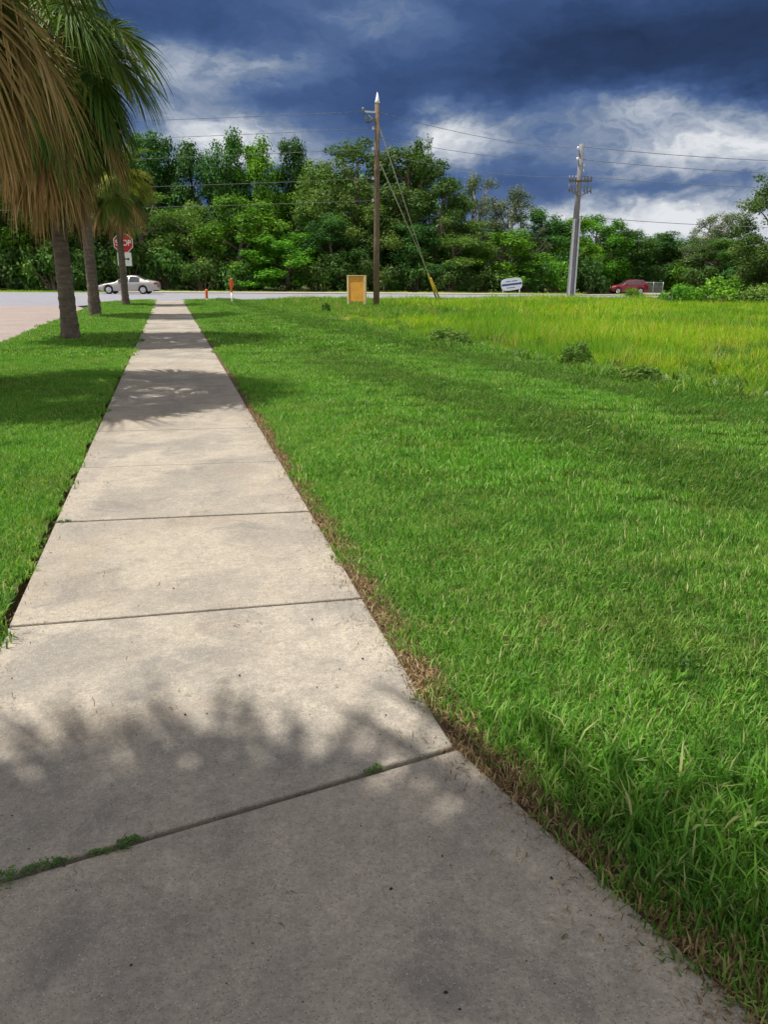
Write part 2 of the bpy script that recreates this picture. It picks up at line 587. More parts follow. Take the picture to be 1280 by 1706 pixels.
XS = list(np.arange(-70, 76, 3.0))
tag(obj('road', strip('road', road_near, road_far, XS, 0.03, M['asphalt'])), kind='structure')
tag(obj('roadside_pavement', strip('roadside_pavement', road_far, lambda x: road_far(x) + 5.2, list(np.arange(-5.0, 40, 3)), 0.075, M['pale_concrete'])), kind='structure')
tag(obj('far_kerb', strip('far_kerb', lambda x: road_far(x) - 0.18, road_far, list(np.arange(-5.0, 40, 3)), 0.10, M['pale_concrete'], 1)), kind='structure')
tag(obj('gutter', strip('gutter', lambda x: road_near(x), lambda x: road_near(x) + 0.55, list(np.arange(-3.4, 60, 2.9)), 0.036, M['pale_concrete'], 1)), kind='structure')
# painted lines on the road
mb = MB()
for x in np.arange(-60, 60, 9.0):
    y = (road_near(x) + road_far(x)) / 2
    a = math.atan(-0.2)
    for s in (0,):
        ca, sa = math.cos(a), math.sin(a)
        z = terrain(x, y) + 0.0365
        mb.add([(x - 1.5 * ca + .07 * sa, y - 1.5 * sa - .07 * ca, z), (x + 1.5 * ca + .07 * sa, y + 1.5 * sa - .07 * ca, z),
                (x + 1.5 * ca - .07 * sa, y + 1.5 * sa + .07 * ca, z), (x - 1.5 * ca - .07 * sa, y - 1.5 * sa + .07 * ca, z)], [(0, 1, 2, 3)])
tag(mb.build('lane_markings', M['white_paint']), kind='structure')
tag(obj('driveway', strip('driveway', lambda x: 62.8 + 0.75 * (x - 34), lambda x: 68.5 + 0.80 * (x - 34), list(np.arange(34, 72, 3.0)), 0.045, M['pale_concrete'], 4)), kind='structure')
# side street on the left
mb = MB()
mb.sheet([(-40, -8), (-3.78, -8), (-3.78, 36), (-3.95, 40), (-4.6, 43.0), (-40, 43.6)], -0.14, -0.072)
tag(mb.build('side_street', M['street']), kind='structure')
mb = MB()
mb.sheet([(-40, 43.6), (-4.6, 43.0), (-4.3, 43.6), (-3.2, 46.2), (-2.6, 50.55), (-40, 55.1)], -0.14, -0.078)
tag(mb.build('street_mouth', M['asphalt']), kind='structure')


# lawn sheets (the turf's thatch); blades come below
def meadow_edge(y):
    pts = [(-4, 8.4), (3, 7.55), (7.8, 6.95), (11.5, 6.4), (16.3, 5.8), (24.3, 5.05), (39.5, 4.3), (52, 3.6)]
    for (ya, xa), (yb, xb) in zip(pts, pts[1:]):
        if y <= yb:
            return xa + (xb - xa) * (y - ya) / (yb - ya)
    return pts[-1][1]


WALK_L, WALK_R = -0.77, 0.775


def walk_right(y):
    pts = [(-4.0, 4.6), (-2.0, 2.75), (-0.5, 1.72), (0.3, 1.31), (0.95, 1.06), (1.39, 0.945), (1.69, 0.868), (2.01, 0.792), (2.4, 0.775)]
    if y >= 2.4:
        return WALK_R
    for (ya, xa), (yb, xb) in zip(pts, pts[1:]):
        if y <= yb:
            return xa + (xb - xa) * (y - ya) / (yb - ya)
    return WALK_R


def walk_left(y):
    return WALK_L


def lawn_end(x):
    return road_near(x) - 0.25 - (1.9 * sstep(-2.2, -3.8, x) if x < -2.2 else 0)


poly = [(walk_right(y) + 0.05, y) for y in np.linspace(-3.5, 2.5, 13)] + [(WALK_R + 0.08, 46.5), (WALK_R + 0.3, 48.6), (1.8, road_near(1.8)), (3.8, road_near(3.8))]
poly += [(meadow_edge(y) + 0.2, y) for y in np.linspace(48, -3.5, 18)]
mb = MB()
mb.sheet(poly, -0.16, -0.012)
tag(mb.build('lawn', M['thatch']), kind='structure')
mb = MB()
mb.sheet([(-3.72, -6), (WALK_L - 0.045, -6), (WALK_L - 0.045, 46.5), (WALK_L - 0.4, 48.6), (-1.8, road_near(-1.8)), (-2.6, 47.2), (-3.3, 43.6), (-3.66, 40)], -0.16, -0.012)
tag(mb.build('verge_lawn', M['thatch']), kind='structure')
mb = MB()
poly = [(meadow_edge(y) + 0.2, y) for y in np.linspace(-3.5, 48, 18)] + [(60, road_near(60)), (60, -3.5)]
mb.sheet(poly, -0.16, -0.03)
tag(mb.build('meadow_ground', M['meadow_soil']), kind='structure')
# bare soil along both edges of the walk
mb = MB()
ys = list(np.linspace(-3.5, 2.5, 13)) + [6, 12, 20, 30, 46]
mb.sheet([(walk_right(y) - 0.04, y) for y in ys] + [(walk_right(y) + 0.12, y) for y in reversed(ys)], -0.2, -0.008)
tag(mb.build('soil_border', M['soil']), kind='structure')
mb = MB()
mb.sheet([(WALK_L + 0.04, -6), (WALK_L + 0.04, 46), (WALK_L - 0.10, 46), (WALK_L - 0.10, -6)], -0.2, -0.065)
tag(mb.build('soil_gap', M['soil']), kind='structure')

# sidewalk: dirt bed with one slab after another
rnd = random.Random(4)
mb = MB()
mb.sheet([(walk_right(y) - 0.06, y) for y in ys] + [(WALK_L + 0.06, 46), (WALK_L + 0.06, -3.5)], -0.2, -0.026)
walk = tag(mb.build('sidewalk', M['joint']), kind='structure')
joints = [(1.715, 2.010, 0.011), (3.335, 3.255, 0.006), (4.84, 4.69, 0.011), (6.28, 6.13, 0.009), (7.80, 7.64, 0.010)]
y = 9.30
while y < 45:
    joints.append((y + rnd.uniform(-0.03, 0.03), y - 0.1 + rnd.uniform(-0.03, 0.03), rnd.uniform(0.010, 0.016)))
    y += 1.52
joints.append((46.0, 46.0, 0.004))


def slab(poly, dz):
    s = MB()
    s.sheet(poly, -0.12, 0.0)
    o = s.build('slab', M['concrete'], walk, bevel=0.007)
    o.location.z = dz
    o.rotation_euler = (rnd.uniform(-1, 1) * 0.0002, 0, 0)
    return o


edge = [(walk_right(y), y) for y in np.linspace(-3.4, 1.9, 17)]
near_y = lambda x: 1.715 + (2.010 - 1.715) * (x + 0.77) / 1.562
slab([(WALK_L, -3.4)] + edge + [(0.790, near_y(0.790) - 0.012), (WALK_L, 1.715 - 0.012)], 0.001)
for i in range(len(joints) - 1):
    (l0, r0, w0), (l1, r1, w1_) = joints[i], joints[i + 1]
    if i == 0:
        rp = [(0.785, r0 + w0), (0.777, 2.35), (WALK_R, 2.7), (WALK_R, r1 - w1_)]
    else:
        rp = [(WALK_R, r0 + w0), (WALK_R, r1 - w1_)]
    slab([(WALK_L, l0 + w0)] + rp + [(WALK_L, l1 - w1_)], rnd.uniform(-0.003, 0.003))
mb = MB()
mb.add([(WALK_L, 46.0, 0.0), (WALK_R, 46.0, 0.0), (WALK_R + .5, 49.95, -0.086), (WALK_L - .5, 50.2, -0.086)], [(0, 1, 2, 3)])
tag(mb.build('kerb_ramp', M['pale_concrete']), kind='structure')


# ================================================================ grass as instanced blades
def blade_mesh(name, n, r, h0, h1, w, lean, mat, seed, heads=0.0, square=False):
    rs = np.random.RandomState(seed)
    rr = r * np.sqrt(rs.rand(n))
    th = rs.rand(n) * 2 * np.pi
    bx, by = rr * np.cos(th), rr * np.sin(th)
    a = rs.rand(n) * 2 * np.pi
    h = h0 + (h1 - h0) * rs.rand(n) ** 1.2
    ln = lean * (0.25 + rs.rand(n))
    ww = w * (0.6 + 0.8 * rs.rand(n))
    dx, dy = np.cos(a), np.sin(a)
    tw = a + np.pi / 2 + rs.uniform(-0.9, 0.9, n)
    sx, sy = np.cos(tw), np.sin(tw)
    V = np.zeros((n, 5, 3))
    for k, (t, wk) in enumerate(((0, 0.8), (0.55, 1.0), (1.0, 0))):
        off = h * np.sin(ln) * t ** 1.8
        z = h * (t - (1 - np.cos(ln)) * t ** 2)
        cx, cy = bx + dx * off, by + dy * off
        if k < 2:
            V[:, 2 * k] = np.stack([cx - sx * ww * wk / 2, cy - sy * ww * wk / 2, z], 1)
            V[:, 2 * k + 1] = np.stack([cx + sx * ww * wk / 2, cy + sy * ww * wk / 2, z], 1)
        else:
            V[:, 4] = np.stack([cx, cy, z], 1)
    idx = np.arange(n)[:, None] * 5
    F = np.concatenate([idx + np.array([[0, 1, 3]]), idx + np.array([[0, 3, 2]]), idx + np.array([[2, 3, 4]])], 0)
    rn = np.repeat(rs.rand(n), 5)
    return mesh_np(name, V.reshape(-1, 3), F, mat, {'rnd': rn})


def scatter_object(name, pts, tufts, mat, pick=None):
    """pts: rows x,y,z,rot,tilt_x,tilt_y,scale ; tufts: list of meshes kept in an unlinked collection"""
    pts = np.asarray(pts)
    coll = bpy.data.collections.new(name + '_tufts')
    for i, t in enumerate(tufts):
        coll.objects.link(bpy.data.objects.new('%s_tuft_%d' % (name, i), t))
    me = bpy.data.meshes.new(name)
    me.vertices.add(len(pts))
    me.vertices.foreach_set('co', pts[:, :3].astype(np.float32).ravel())
    rot = me.attributes.new('rotv', 'FLOAT_VECTOR', 'POINT')
    rot.data.foreach_set('vector', np.stack([pts[:, 4], pts[:, 5], pts[:, 3]], 1).astype(np.float32).ravel())
    sc = me.attributes.new('scl', 'FLOAT', 'POINT')
    sc.data.foreach_set('value', pts[:, 6].astype(np.float32))
    ix = me.attributes.new('pick', 'INT', 'POINT')
    ix.data.foreach_set('value', (np.random.RandomState(len(pts)).randint(0, len(tufts), len(pts)) if pick is None else np.asarray(pick)).astype(np.int32))
    me.materials.append(mat)
    o = obj(name, me)
    ng = bpy.data.node_groups.new(name + '_scatter', 'GeometryNodeTree')
    ng.interface.new_socket('Geometry', in_out='INPUT', socket_type='NodeSocketGeometry')
    ng.interface.new_socket('Geometry', in_out='OUTPUT', socket_type='NodeSocketGeometry')
    ni = ng.nodes.new('NodeGroupInput')
    no = ng.nodes.new('NodeGroupOutput')
    ip = ng.nodes.new('GeometryNodeInstanceOnPoints')
    ci = ng.nodes.new('GeometryNodeCollectionInfo')
    ci.inputs['Collection'].default_value = coll
    ci.inputs['Separate Children'].default_value = True
    ci.inputs['Reset Children'].default_value = True
    ip.inputs['Pick Instance'].default_value = True

    def named(n, t):
        x = ng.nodes.new('GeometryNodeInputNamedAttribute')
        x.data_type = t
        x.inputs['Name'].default_value = n
        return x.outputs['Attribute']
    L = ng.links.new
    L(ni.outputs[0], ip.inputs['Points'])
    L(ci.outputs[0], ip.inputs['Instance'])
    L(named('pick', 'INT'), ip.inputs['Instance Index'])
    er = ng.nodes.new('FunctionNodeEulerToRotation')
    L(named('rotv', 'FLOAT_VECTOR'), er.inputs[0])
    L(er.outputs[0], ip.inputs['Rotation'])
    L(named('scl', 'FLOAT'), ip.inputs['Scale'])
    L(ip.outputs[0], no.inputs[0])
    md = o.modifiers.new('scatter', 'NODES')
    md.node_group = ng
    return o


def fill(x0, x1, y0, y1, step, inside, rs, z=-0.012, scl=(0.85, 1.15), tilt=None):
    out = []
    for yy in np.arange(y0, y1, step):
        for xx in np.arange(x0, x1, step):
            x = xx + rs.uniform(-0.5, 0.5) * step
            y = yy + rs.uniform(-0.5, 0.5) * step
            if not inside(x, y):
                continue
            tx, ty = tilt(x, y) if tilt else (0, 0)
            out.append((x, y, z, 0 if tilt else rs.uniform(0, 6.283), tx, ty, rs.uniform(*scl)))
    return out


rs = np.random.RandomState(11)


def on_lawn(m_):
    return lambda x, y: walk_right(y) + m_ < x < meadow_edge(y) + 0.15 and y < lawn_end(x) and in_frame(x, y)


def on_verge(m_):
    return lambda x, y: -3.70 < x < WALK_L - m_ and y < lawn_end(x) - sstep(-1.5, -3.7, x) * 3.5 and in_frame(x, y)


def mow(x, y):
    # mower passes lay the blades one way, then the other
    u = (meadow_edge(y) - x - 0.25 + 0.12 * math.sin(y * 0.8)) / 1.25
    s = 1 if math.floor(u) % 2 == 0 else -1
    s *= sstep(0.5, 3.0, x)
    return (s * 0.16 + rs.uniform(-0.08, 0.08), -s * 0.06 + rs.uniform(-0.08, 0.08))


near_t = [blade_mesh('turf_near%d' % i, 215, 0.13, 0.028, 0.066, 0.0042, 0.9, M['grass'], 20 + i) for i in range(5)]
long_t = [blade_mesh('turf_long%d' % i, 80, 0.13, 0.06, 0.14, 0.0065, 1.05, M['grass'], 30 + i) for i in range(4)]
mid_t = [blade_mesh('turf_mid%d' % i, 420, 0.24, 0.035, 0.072, 0.0068, 0.85, M['grass'], 40 + i) for i in range(5)]
far_t = [blade_mesh('turf_far%d' % i, 520, 0.50, 0.035, 0.07, 0.014, 0.8, M['grass'], 50 + i) for i in range(5)]


def deep(meshes):  # same tufts again, with the stripe shade painted into the blade colour
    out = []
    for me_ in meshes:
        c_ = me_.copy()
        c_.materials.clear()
        c_.materials.append(M['grass_stripe_shade'])
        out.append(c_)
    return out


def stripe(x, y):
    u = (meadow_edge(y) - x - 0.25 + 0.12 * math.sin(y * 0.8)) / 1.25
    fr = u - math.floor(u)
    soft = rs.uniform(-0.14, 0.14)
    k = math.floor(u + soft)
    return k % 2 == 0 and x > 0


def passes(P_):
    # which tuft: the first half of the set is the light tone, the second half carries the painted stripe shade
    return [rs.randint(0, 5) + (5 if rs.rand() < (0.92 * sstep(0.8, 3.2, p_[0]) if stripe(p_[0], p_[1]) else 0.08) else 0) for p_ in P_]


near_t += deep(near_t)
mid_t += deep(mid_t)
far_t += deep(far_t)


def ring(a, b, fn):
    return lambda x, y: a <= math.hypot(x, y) < b and fn(x, y)


P = fill(0.6, 7, -1.0, 6.5, 0.105, ring(0, 5.6, on_lawn(0.085)), rs, tilt=mow, scl=(0.6, 1.25))
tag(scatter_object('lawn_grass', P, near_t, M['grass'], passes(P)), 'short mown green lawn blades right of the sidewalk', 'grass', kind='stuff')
P = fill(0.6, 5, -1.0, 2.6, 0.13, lambda x, y: on_lawn(0.10)(x, y) and rs.rand() < sstep(2.0, 1.1, y) * 0.7, rs, scl=(0.75, 1.2))
tag(scatter_object('long_grass', P, long_t, M['grass']), 'longer floppy grass at the near bend of the sidewalk', 'grass', kind='stuff')
P = fill(0.6, 14, 2.0, 18.0, 0.19, ring(5.4, 15.5, on_lawn(0.27)), rs, tilt=mow, scl=(0.65, 1.25))
P += fill(-4, -0.6, 2.0, 18.0, 0.17, ring(0, 15.5, on_verge(0.20)), rs)
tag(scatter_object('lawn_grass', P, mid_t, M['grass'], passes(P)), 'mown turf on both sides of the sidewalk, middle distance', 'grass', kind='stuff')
P = fill(-4, 24, 12.0, 51.0, 0.36, ring(15.2, 80, lambda x, y: on_lawn(0.42)(x, y) or (on_verge(0.36)(x, y) and x > -3.28)), rs, tilt=mow)
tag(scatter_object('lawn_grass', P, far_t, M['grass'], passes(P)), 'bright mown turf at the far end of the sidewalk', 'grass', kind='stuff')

# short turf right up to the edges of the walk
P = []
for yy in np.arange(2.4, 47.5, 0.085):
    for k in range(3):
        if in_frame(WALK_L, yy):
            P.append((WALK_L - 0.105 - 0.18 * rs.rand() * (1 + yy / 40), yy, -0.012, rs.uniform(0, 6.28), 0, 0, rs.uniform(0.75, 1.0)))
        if 15 < yy < 43:
            P.append((-3.62 + 0.42 * rs.rand(), yy, -0.012, rs.uniform(0, 6.28), 0, 0, rs.uniform(0.75, 1.0)))
        if yy > 5.2:
            P.append((WALK_R + 0.135 + 0.2 * rs.rand() * (1 + yy / 40), yy, -0.012, rs.uniform(0, 6.28), 0, 0, rs.uniform(0.75, 1.0)))
tag(scatter_object('edge_grass', P, near_t[:5], M['grass']), 'trimmed grass along both edges of the sidewalk', 'grass', kind='stuff')

# dry thatch on the bare border
thatch_t = [blade_mesh('thatch%d' % i, 60, 0.07, 0.012, 0.05, 0.004, 1.35, M['straw'], 70 + i) for i in range(4)]
P = []
for yy in np.arange(-0.8, 9, 0.035):
    for k in range(3):
        x = walk_right(yy) + 0.03 + 0.06 * rs.rand()
        if rs.rand() < 0.6 - 0.03 * yy:
            P.append((x, yy, -0.010, rs.uniform(0, 6.28), 0, 0, rs.uniform(0.7, 1.25)))
for yy in np.arange(3, 14, 0.07):
    P.append((WALK_L - 0.05 - 0.04 * rs.rand(), yy, -0.065, rs.uniform(0, 6.28), 0, 0, rs.uniform(0.6, 1.0)))
tag(scatter_object('dry_thatch', P, thatch_t, M['straw']), 'dry brown thatch along the sidewalk edge', 'thatch', kind='stuff')

# clippings blown onto the slabs along the edges
clip_t = [blade_mesh('clip%d' % i, 9, 0.09, 0.012, 0.035, 0.0028, 1.5, M['straw'], 180 + i) for i in range(5)]
P = []
for k in range(330):
    yy = 0.9 + 7.5 * rs.rand() ** 1.4
    x = walk_right(yy) - abs(rs.normal(0, 0.06)) if rs.rand() < 0.7 else (WALK_L + abs(rs.normal(0, 0.05)) if rs.rand() < 0.6 else rs.uniform(-0.7, 0.7))
    P.append((x, yy, 0.001, rs.uniform(0, 6.28), 0, 0, rs.uniform(0.5, 1.1)))
tag(scatter_object('grass_clippings', P, clip_t, M['straw']), 'dry grass clippings on the slabs near their edges', 'clippings', kind='stuff')
# broad-leaved weeds hidden in the turf
lw_t = [blade_mesh('lawn_weed%d' % i, 26, 0.09, 0.03, 0.075, 0.015, 1.25, M['weed'], 190 + i) for i in range(3)] + [blade_mesh('dead_turf%d' % i, 70, 0.10, 0.025, 0.07, 0.004, 1.2, M['straw'], 195 + i) for i in range(2)]
P = [p_ for p_ in fill(0.8, 10, -0.5, 14, 0.32, on_lawn(0.2), rs, scl=(0.6, 1.2)) if rs.rand() < 0.16]
tag(scatter_object('turf_weeds', P, lw_t, M['weed']), 'small broad-leaved weeds and dead tufts in the mown lawn', 'weeds', kind='stuff')

# meadow of tall yellow-green grass
mead_n = [blade_mesh('tall_near%d' % i, 150, 0.34, 0.18, 0.62, 0.0105, 0.75, M['meadow'], 80 + i) for i in range(5)]
mead_n += [blade_mesh('weedy_near%d' % i, 55, 0.34, 0.10, 0.34, 0.035, 1.15, M['weed'], 86 + i) for i in range(1)]
mead_f = [blade_mesh('tall_far%d' % i, 220, 0.85, 0.22, 0.62, 0.026, 0.7, M['meadow'], 90 + i) for i in range(5)]
def lump(x, y):
    return 0.78 + 0.22 * math.sin(x * 0.9 + 1.3 * math.sin(y * 0.37)) * math.sin(y * 0.71 + x * 0.23) + 0.16 * math.sin(x * 2.3 + y * 1.7)


green_n = [blade_mesh('green_near%d' % i, 150, 0.34, 0.12, 0.42, 0.0115, 0.9, M['meadow_green'], 150 + i) for i in range(4)]
green_n += [blade_mesh('green_leaf%d' % i, 60, 0.34, 0.08, 0.36, 0.036, 1.15, M['weed'], 160 + i) for i in range(2)]
green_f = [blade_mesh('green_far%d' % i, 230, 0.85, 0.14, 0.42, 0.026, 0.85, M['meadow_green'], 170 + i) for i in range(4)]


def greenness(x, y):
    e = x - meadow_edge(y)
    a = 0.85 * sstep(1.5, 0.2, e) + 0.9 * sstep(9, 2, road_near(x) - y) + 0.95 * sstep(17, 9, x) * sstep(20, 29, y)
    b_ = math.sin(x * 0.55 + 1.7 * math.sin(y * 0.31)) * math.sin(y * 0.47 + 0.8 * math.sin(x * 0.4))
    return min(0.97, a) if a > 0.3 else max(a, 0.75 * sstep(0.25, 0.7, b_)) + 0.06


def split(P_):
    gr, ye = [], []
    for p_ in P_:
        (gr if rs.rand() < greenness(p_[0], p_[1]) else ye).append(p_)
    return gr, ye


heads_t = [blade_mesh('stem%d' % i, 26, 0.4, 0.45, 0.85, 0.009, 0.45, M['seed'], 120 + i) for i in range(3)]
edgew = lambda x, y: x - meadow_edge(y)


def in_meadow(x, y):
    return edgew(x, y) > 0.1 + 0.45 * math.sin(y * 2.1) * math.sin(y * 0.83 + 1) + 0.3 * math.sin(y * 5.3 + x) and y < road_near(x) - 0.4 and in_frame(x, y, -250, 1560)


P = [(a, b_, -0.03, c, d, e, s * lump(a, b_) * (0.40 + 0.60 * sstep(0.0, 2.6, edgew(a, b_)))) for a, b_, _, c, d, e, s in
     fill(4, 26, 4, 24, 0.27, ring(0, 23, in_meadow), rs, scl=(0.6, 1.2))]
PG, P = split(P)
tag(scatter_object('meadow_grass', P, mead_n, M['meadow']), 'tall yellow-green grass bordering the mown lawn', 'grass', kind='stuff')
tag(scatter_object('green_meadow_grass', PG, green_n, M['meadow_green']), 'greener rough grass along the near edge of the meadow', 'grass', kind='stuff')
P = [(a, b_, -0.03, c, d, e, s * lump(a * .5, b_ * .5) * (0.40 + 0.60 * sstep(0.0, 3.5, edgew(a, b_)))) for a, b_, _, c, d, e, s in
     fill(3, 62, 8, 52, 0.62, ring(22.5, 90, in_meadow), rs, scl=(0.6, 1.15))]
PG, P = split(P)
tag(scatter_object('meadow_grass', P, mead_f, M['meadow']), 'far tall yellowish grass in front of the road', 'grass', kind='stuff')
tag(scatter_object('green_meadow_grass', PG, green_f, M['meadow_green']), 'far green rough grass beside the road and the tan board', 'grass', kind='stuff')
P = [(a, b_, -0.03, c, d, e, s * lump(a * .6, b_ * .6) * 0.95) for a, b_, _, c, d, e, s in
     fill(5, 60, 5, 52, 0.85, lambda x, y: in_meadow(x, y) and edgew(x, y) > 0.8 and rs.rand() < 0.10 + 0.3 * math.sin(x * 0.31 + y * 0.17) ** 2, rs, scl=(0.6, 1.1))]
tag(scatter_object('seed_stems', P, heads_t, M['seed']), 'tan seed stems standing in the tall grass', 'grass', kind='stuff')
# ragged half-height fringe between lawn and meadow
fringe_t = [blade_mesh('fringe%d' % i, 70, 0.2, 0.08, 0.26, 0.010, 0.95, M['meadow_green'], 130 + i) for i in range(3)] + [blade_mesh('fringe_leaf%d' % i, 40, 0.2, 0.06, 0.2, 0.028, 1.2, M['weed'], 140 + i) for i in range(2)]
P = []
for yy in np.arange(4, 46, 0.12):
    for k in range(3):
        x = meadow_edge(yy) + rs.normal(0.0, 0.30)
        if in_frame(x, yy) and rs.rand() < 0.55 + 0.45 * math.sin(yy * 1.9) * math.sin(yy * 0.7):
            P.append((x, yy, -0.015, rs.uniform(0, 6.28), 0, 0, rs.uniform(0.5, 1.25)))
tag(scatter_object('fringe_weeds', P, fringe_t, M['meadow']), 'ragged low weeds along the edge of the mown lawn', 'weeds', kind='stuff')
# rough grass of the far verge under the trees
verge_t = [blade_mesh('verge%d' % i, 160, 0.9, 0.1, 0.35, 0.03, 0.8, M['meadow'], 100 + i) for i in range(3)]
P = []
for x in np.arange(-26, 60, 0.8):
    for k in range(3):
        y = road_far(x) + (5.4 if -5 < x < 39 else 0.3) + 2.4 * rs.rand()
        if in_frame(x, y, -200, 1480):
            P.append((x, y, terrain(x, y) - 0.04, rs.uniform(0, 6.28), 0, 0, rs.uniform(0.5, 1.0)))
tag(scatter_object('verge_grass', P, verge_t, M['meadow']), 'rough grass strip between the road and the trees', 'grass', kind='stuff')


# ================================================================ leafy things
def leaf_quads(cen, nrm, size, rs, asp=0.55):
    n = len(cen)
    nrm = nrm / (np.linalg.norm(nrm, axis=1, keepdims=True) + 1e-9)
    rv = rs.normal(size=(n, 3))
    t = np.cross(nrm, rv)
    t /= np.linalg.norm(t, axis=1, keepdims=True) + 1e-9
    b = np.cross(nrm, t)
    s = size[:, None]
    V = np.stack([cen - t * s, cen - b * s * asp + nrm * s * 0.12, cen + t * s, cen + b * s * asp + nrm * s * 0.12], 1)
    F = np.arange(n * 4).reshape(n, 4)
    return V.reshape(-1, 3), F


def crown_leaves(clumps, per, size, rs, squash=0.75):
    """clumps: rows x,y,z,radius"""
    C, N, S, A = [], [], [], []
    for (x, y, z, r) in clumps:
        k = max(8, int(per * (r ** 2)))
        d = rs.normal(size=(k, 3))
        d /= np.linalg.norm(d, axis=1, keepdims=True)
        rad = r * (0.35 + 0.65 * rs.rand(k) ** 0.5) * (1 + 0.22 * rs.normal(size=k))
        p = d * rad[:, None]
        p[:, 2] *= squash
        C.append(p + (x, y, z))
        N.append(d * 0.8 + np.array([0, 0, 0.55]) + rs.normal(size=(k, 3)) * 0.55)
        S.append(size * (0.6 + 0.8 * rs.rand(k)))
        A.append(np.clip(rs.normal(0.45 + rs.uniform(-0.22, 0.22), 0.17, k), 0, 1))
    C = np.concatenate(C)
    V, F = leaf_quads(C, np.concatenate(N), np.concatenate(S), rs)
    return V, F, np.repeat(np.concatenate(A), 4)


def tree_variant(kind, seed):
    """unit tree: height 10, crown half width about 3.  returns (wood mesh, crown mesh)"""
    rs_ = np.random.RandomState(seed)
    rr = random.Random(seed)
    wood = MB()
    clumps = []
    lean = Vector((rr.uniform(-0.5, 0.5), rr.uniform(-0.5, 0.5), 0))
    H = 10.0
    trunk = [Vector((0, 0, -0.3)), Vector((0, 0, 1)) + lean * 0.15, Vector((0, 0, 3.5)) + lean * 0.5, Vector((0, 0, 6.2)) + lean, Vector((0, 0, 8.4)) + lean]
    wood.tube(trunk, [0.26, 0.21, 0.17, 0.10, 0.04], 7)
    nl = {'oak': 17, 'olive': 15, 'dark': 17, 'bright': 15, 'sparse': 19}[kind]
    for i in range(nl):
        t = (i + 0.5) / nl
        z = 0.9 + 8.0 * t
        if kind == 'oak':
            wide = 2.75 * (math.sin(math.pi * min(1, 0.18 + 0.74 * t)) ** 0.7)
        elif kind == 'dark':
            wide = 2.7 * (1 - 0.72 * max(0, t - 0.25) / 0.75)
        elif kind == 'sparse':
            wide = 2.6 * (1 - 0.6 * max(0, t - 0.4) / 0.6)
        else:
            wide = 2.7 * math.sin(math.pi * min(1, 0.25 + 0.65 * t)) ** 0.6
        a = i * 2.399 + rr.uniform(-0.5, 0.5)
        d = wide * rr.uniform(0.55, 1.0)
        tip = Vector((math.cos(a) * d, math.sin(a) * d, z + rr.uniform(-0.3, 0.4))) + lean * t
        root = Vector((0, 0, max(0.6, z - 1.0 - 0.35 * d))) + lean * t * 0.8
        mid = (root + tip) / 2 + Vector((rr.uniform(-.3, .3), rr.uniform(-.3, .3), -0.15))
        wood.tube([root, mid, tip], [0.09, 0.06, 0.02], 5, cap=False)
        nc = 5
        for k in range(nc):
            s = Vector((rr.gauss(0, 0.55), rr.gauss(0, 0.55), rr.gauss(0, 0.42)))
            r = rr.uniform(0.48, 0.86)
            if kind == 'sparse':
                r *= 0.75
                tw = tip + s * 1.3
                wood.tube([mid.lerp(tip, 0.4), tip.lerp(tw, 0.4), tw + Vector((0, 0, 0.35))], [0.045, 0.03, 0.012], 4, cap=False)
            c = tip + s
            clumps.append((c.x, c.y, max(0.35, c.z), r))
    clumps.append((lean.x, lean.y, 9.2, 0.55))
    clumps.append((lean.x + 0.2, lean.y - 0.1, 8.7, 0.7))
    per = {'oak': 430, 'olive': 420, 'dark': 420, 'bright': 350, 'sparse': 420}[kind]
    size = {'oak': 0.090, 'olive': 0.095, 'dark': 0.10, 'bright': 0.118, 'sparse': 0.072}[kind]
    V, F, A = crown_leaves(clumps, per, size, rs_, 0.7 if kind == 'oak' else 0.85)
    return (wood.mesh('trunk', M['snag'] if kind == 'sparse' else M['bark'], smooth=True),
            mesh_np('crown', V, F, LEAF[kind], {'rnd': A}))


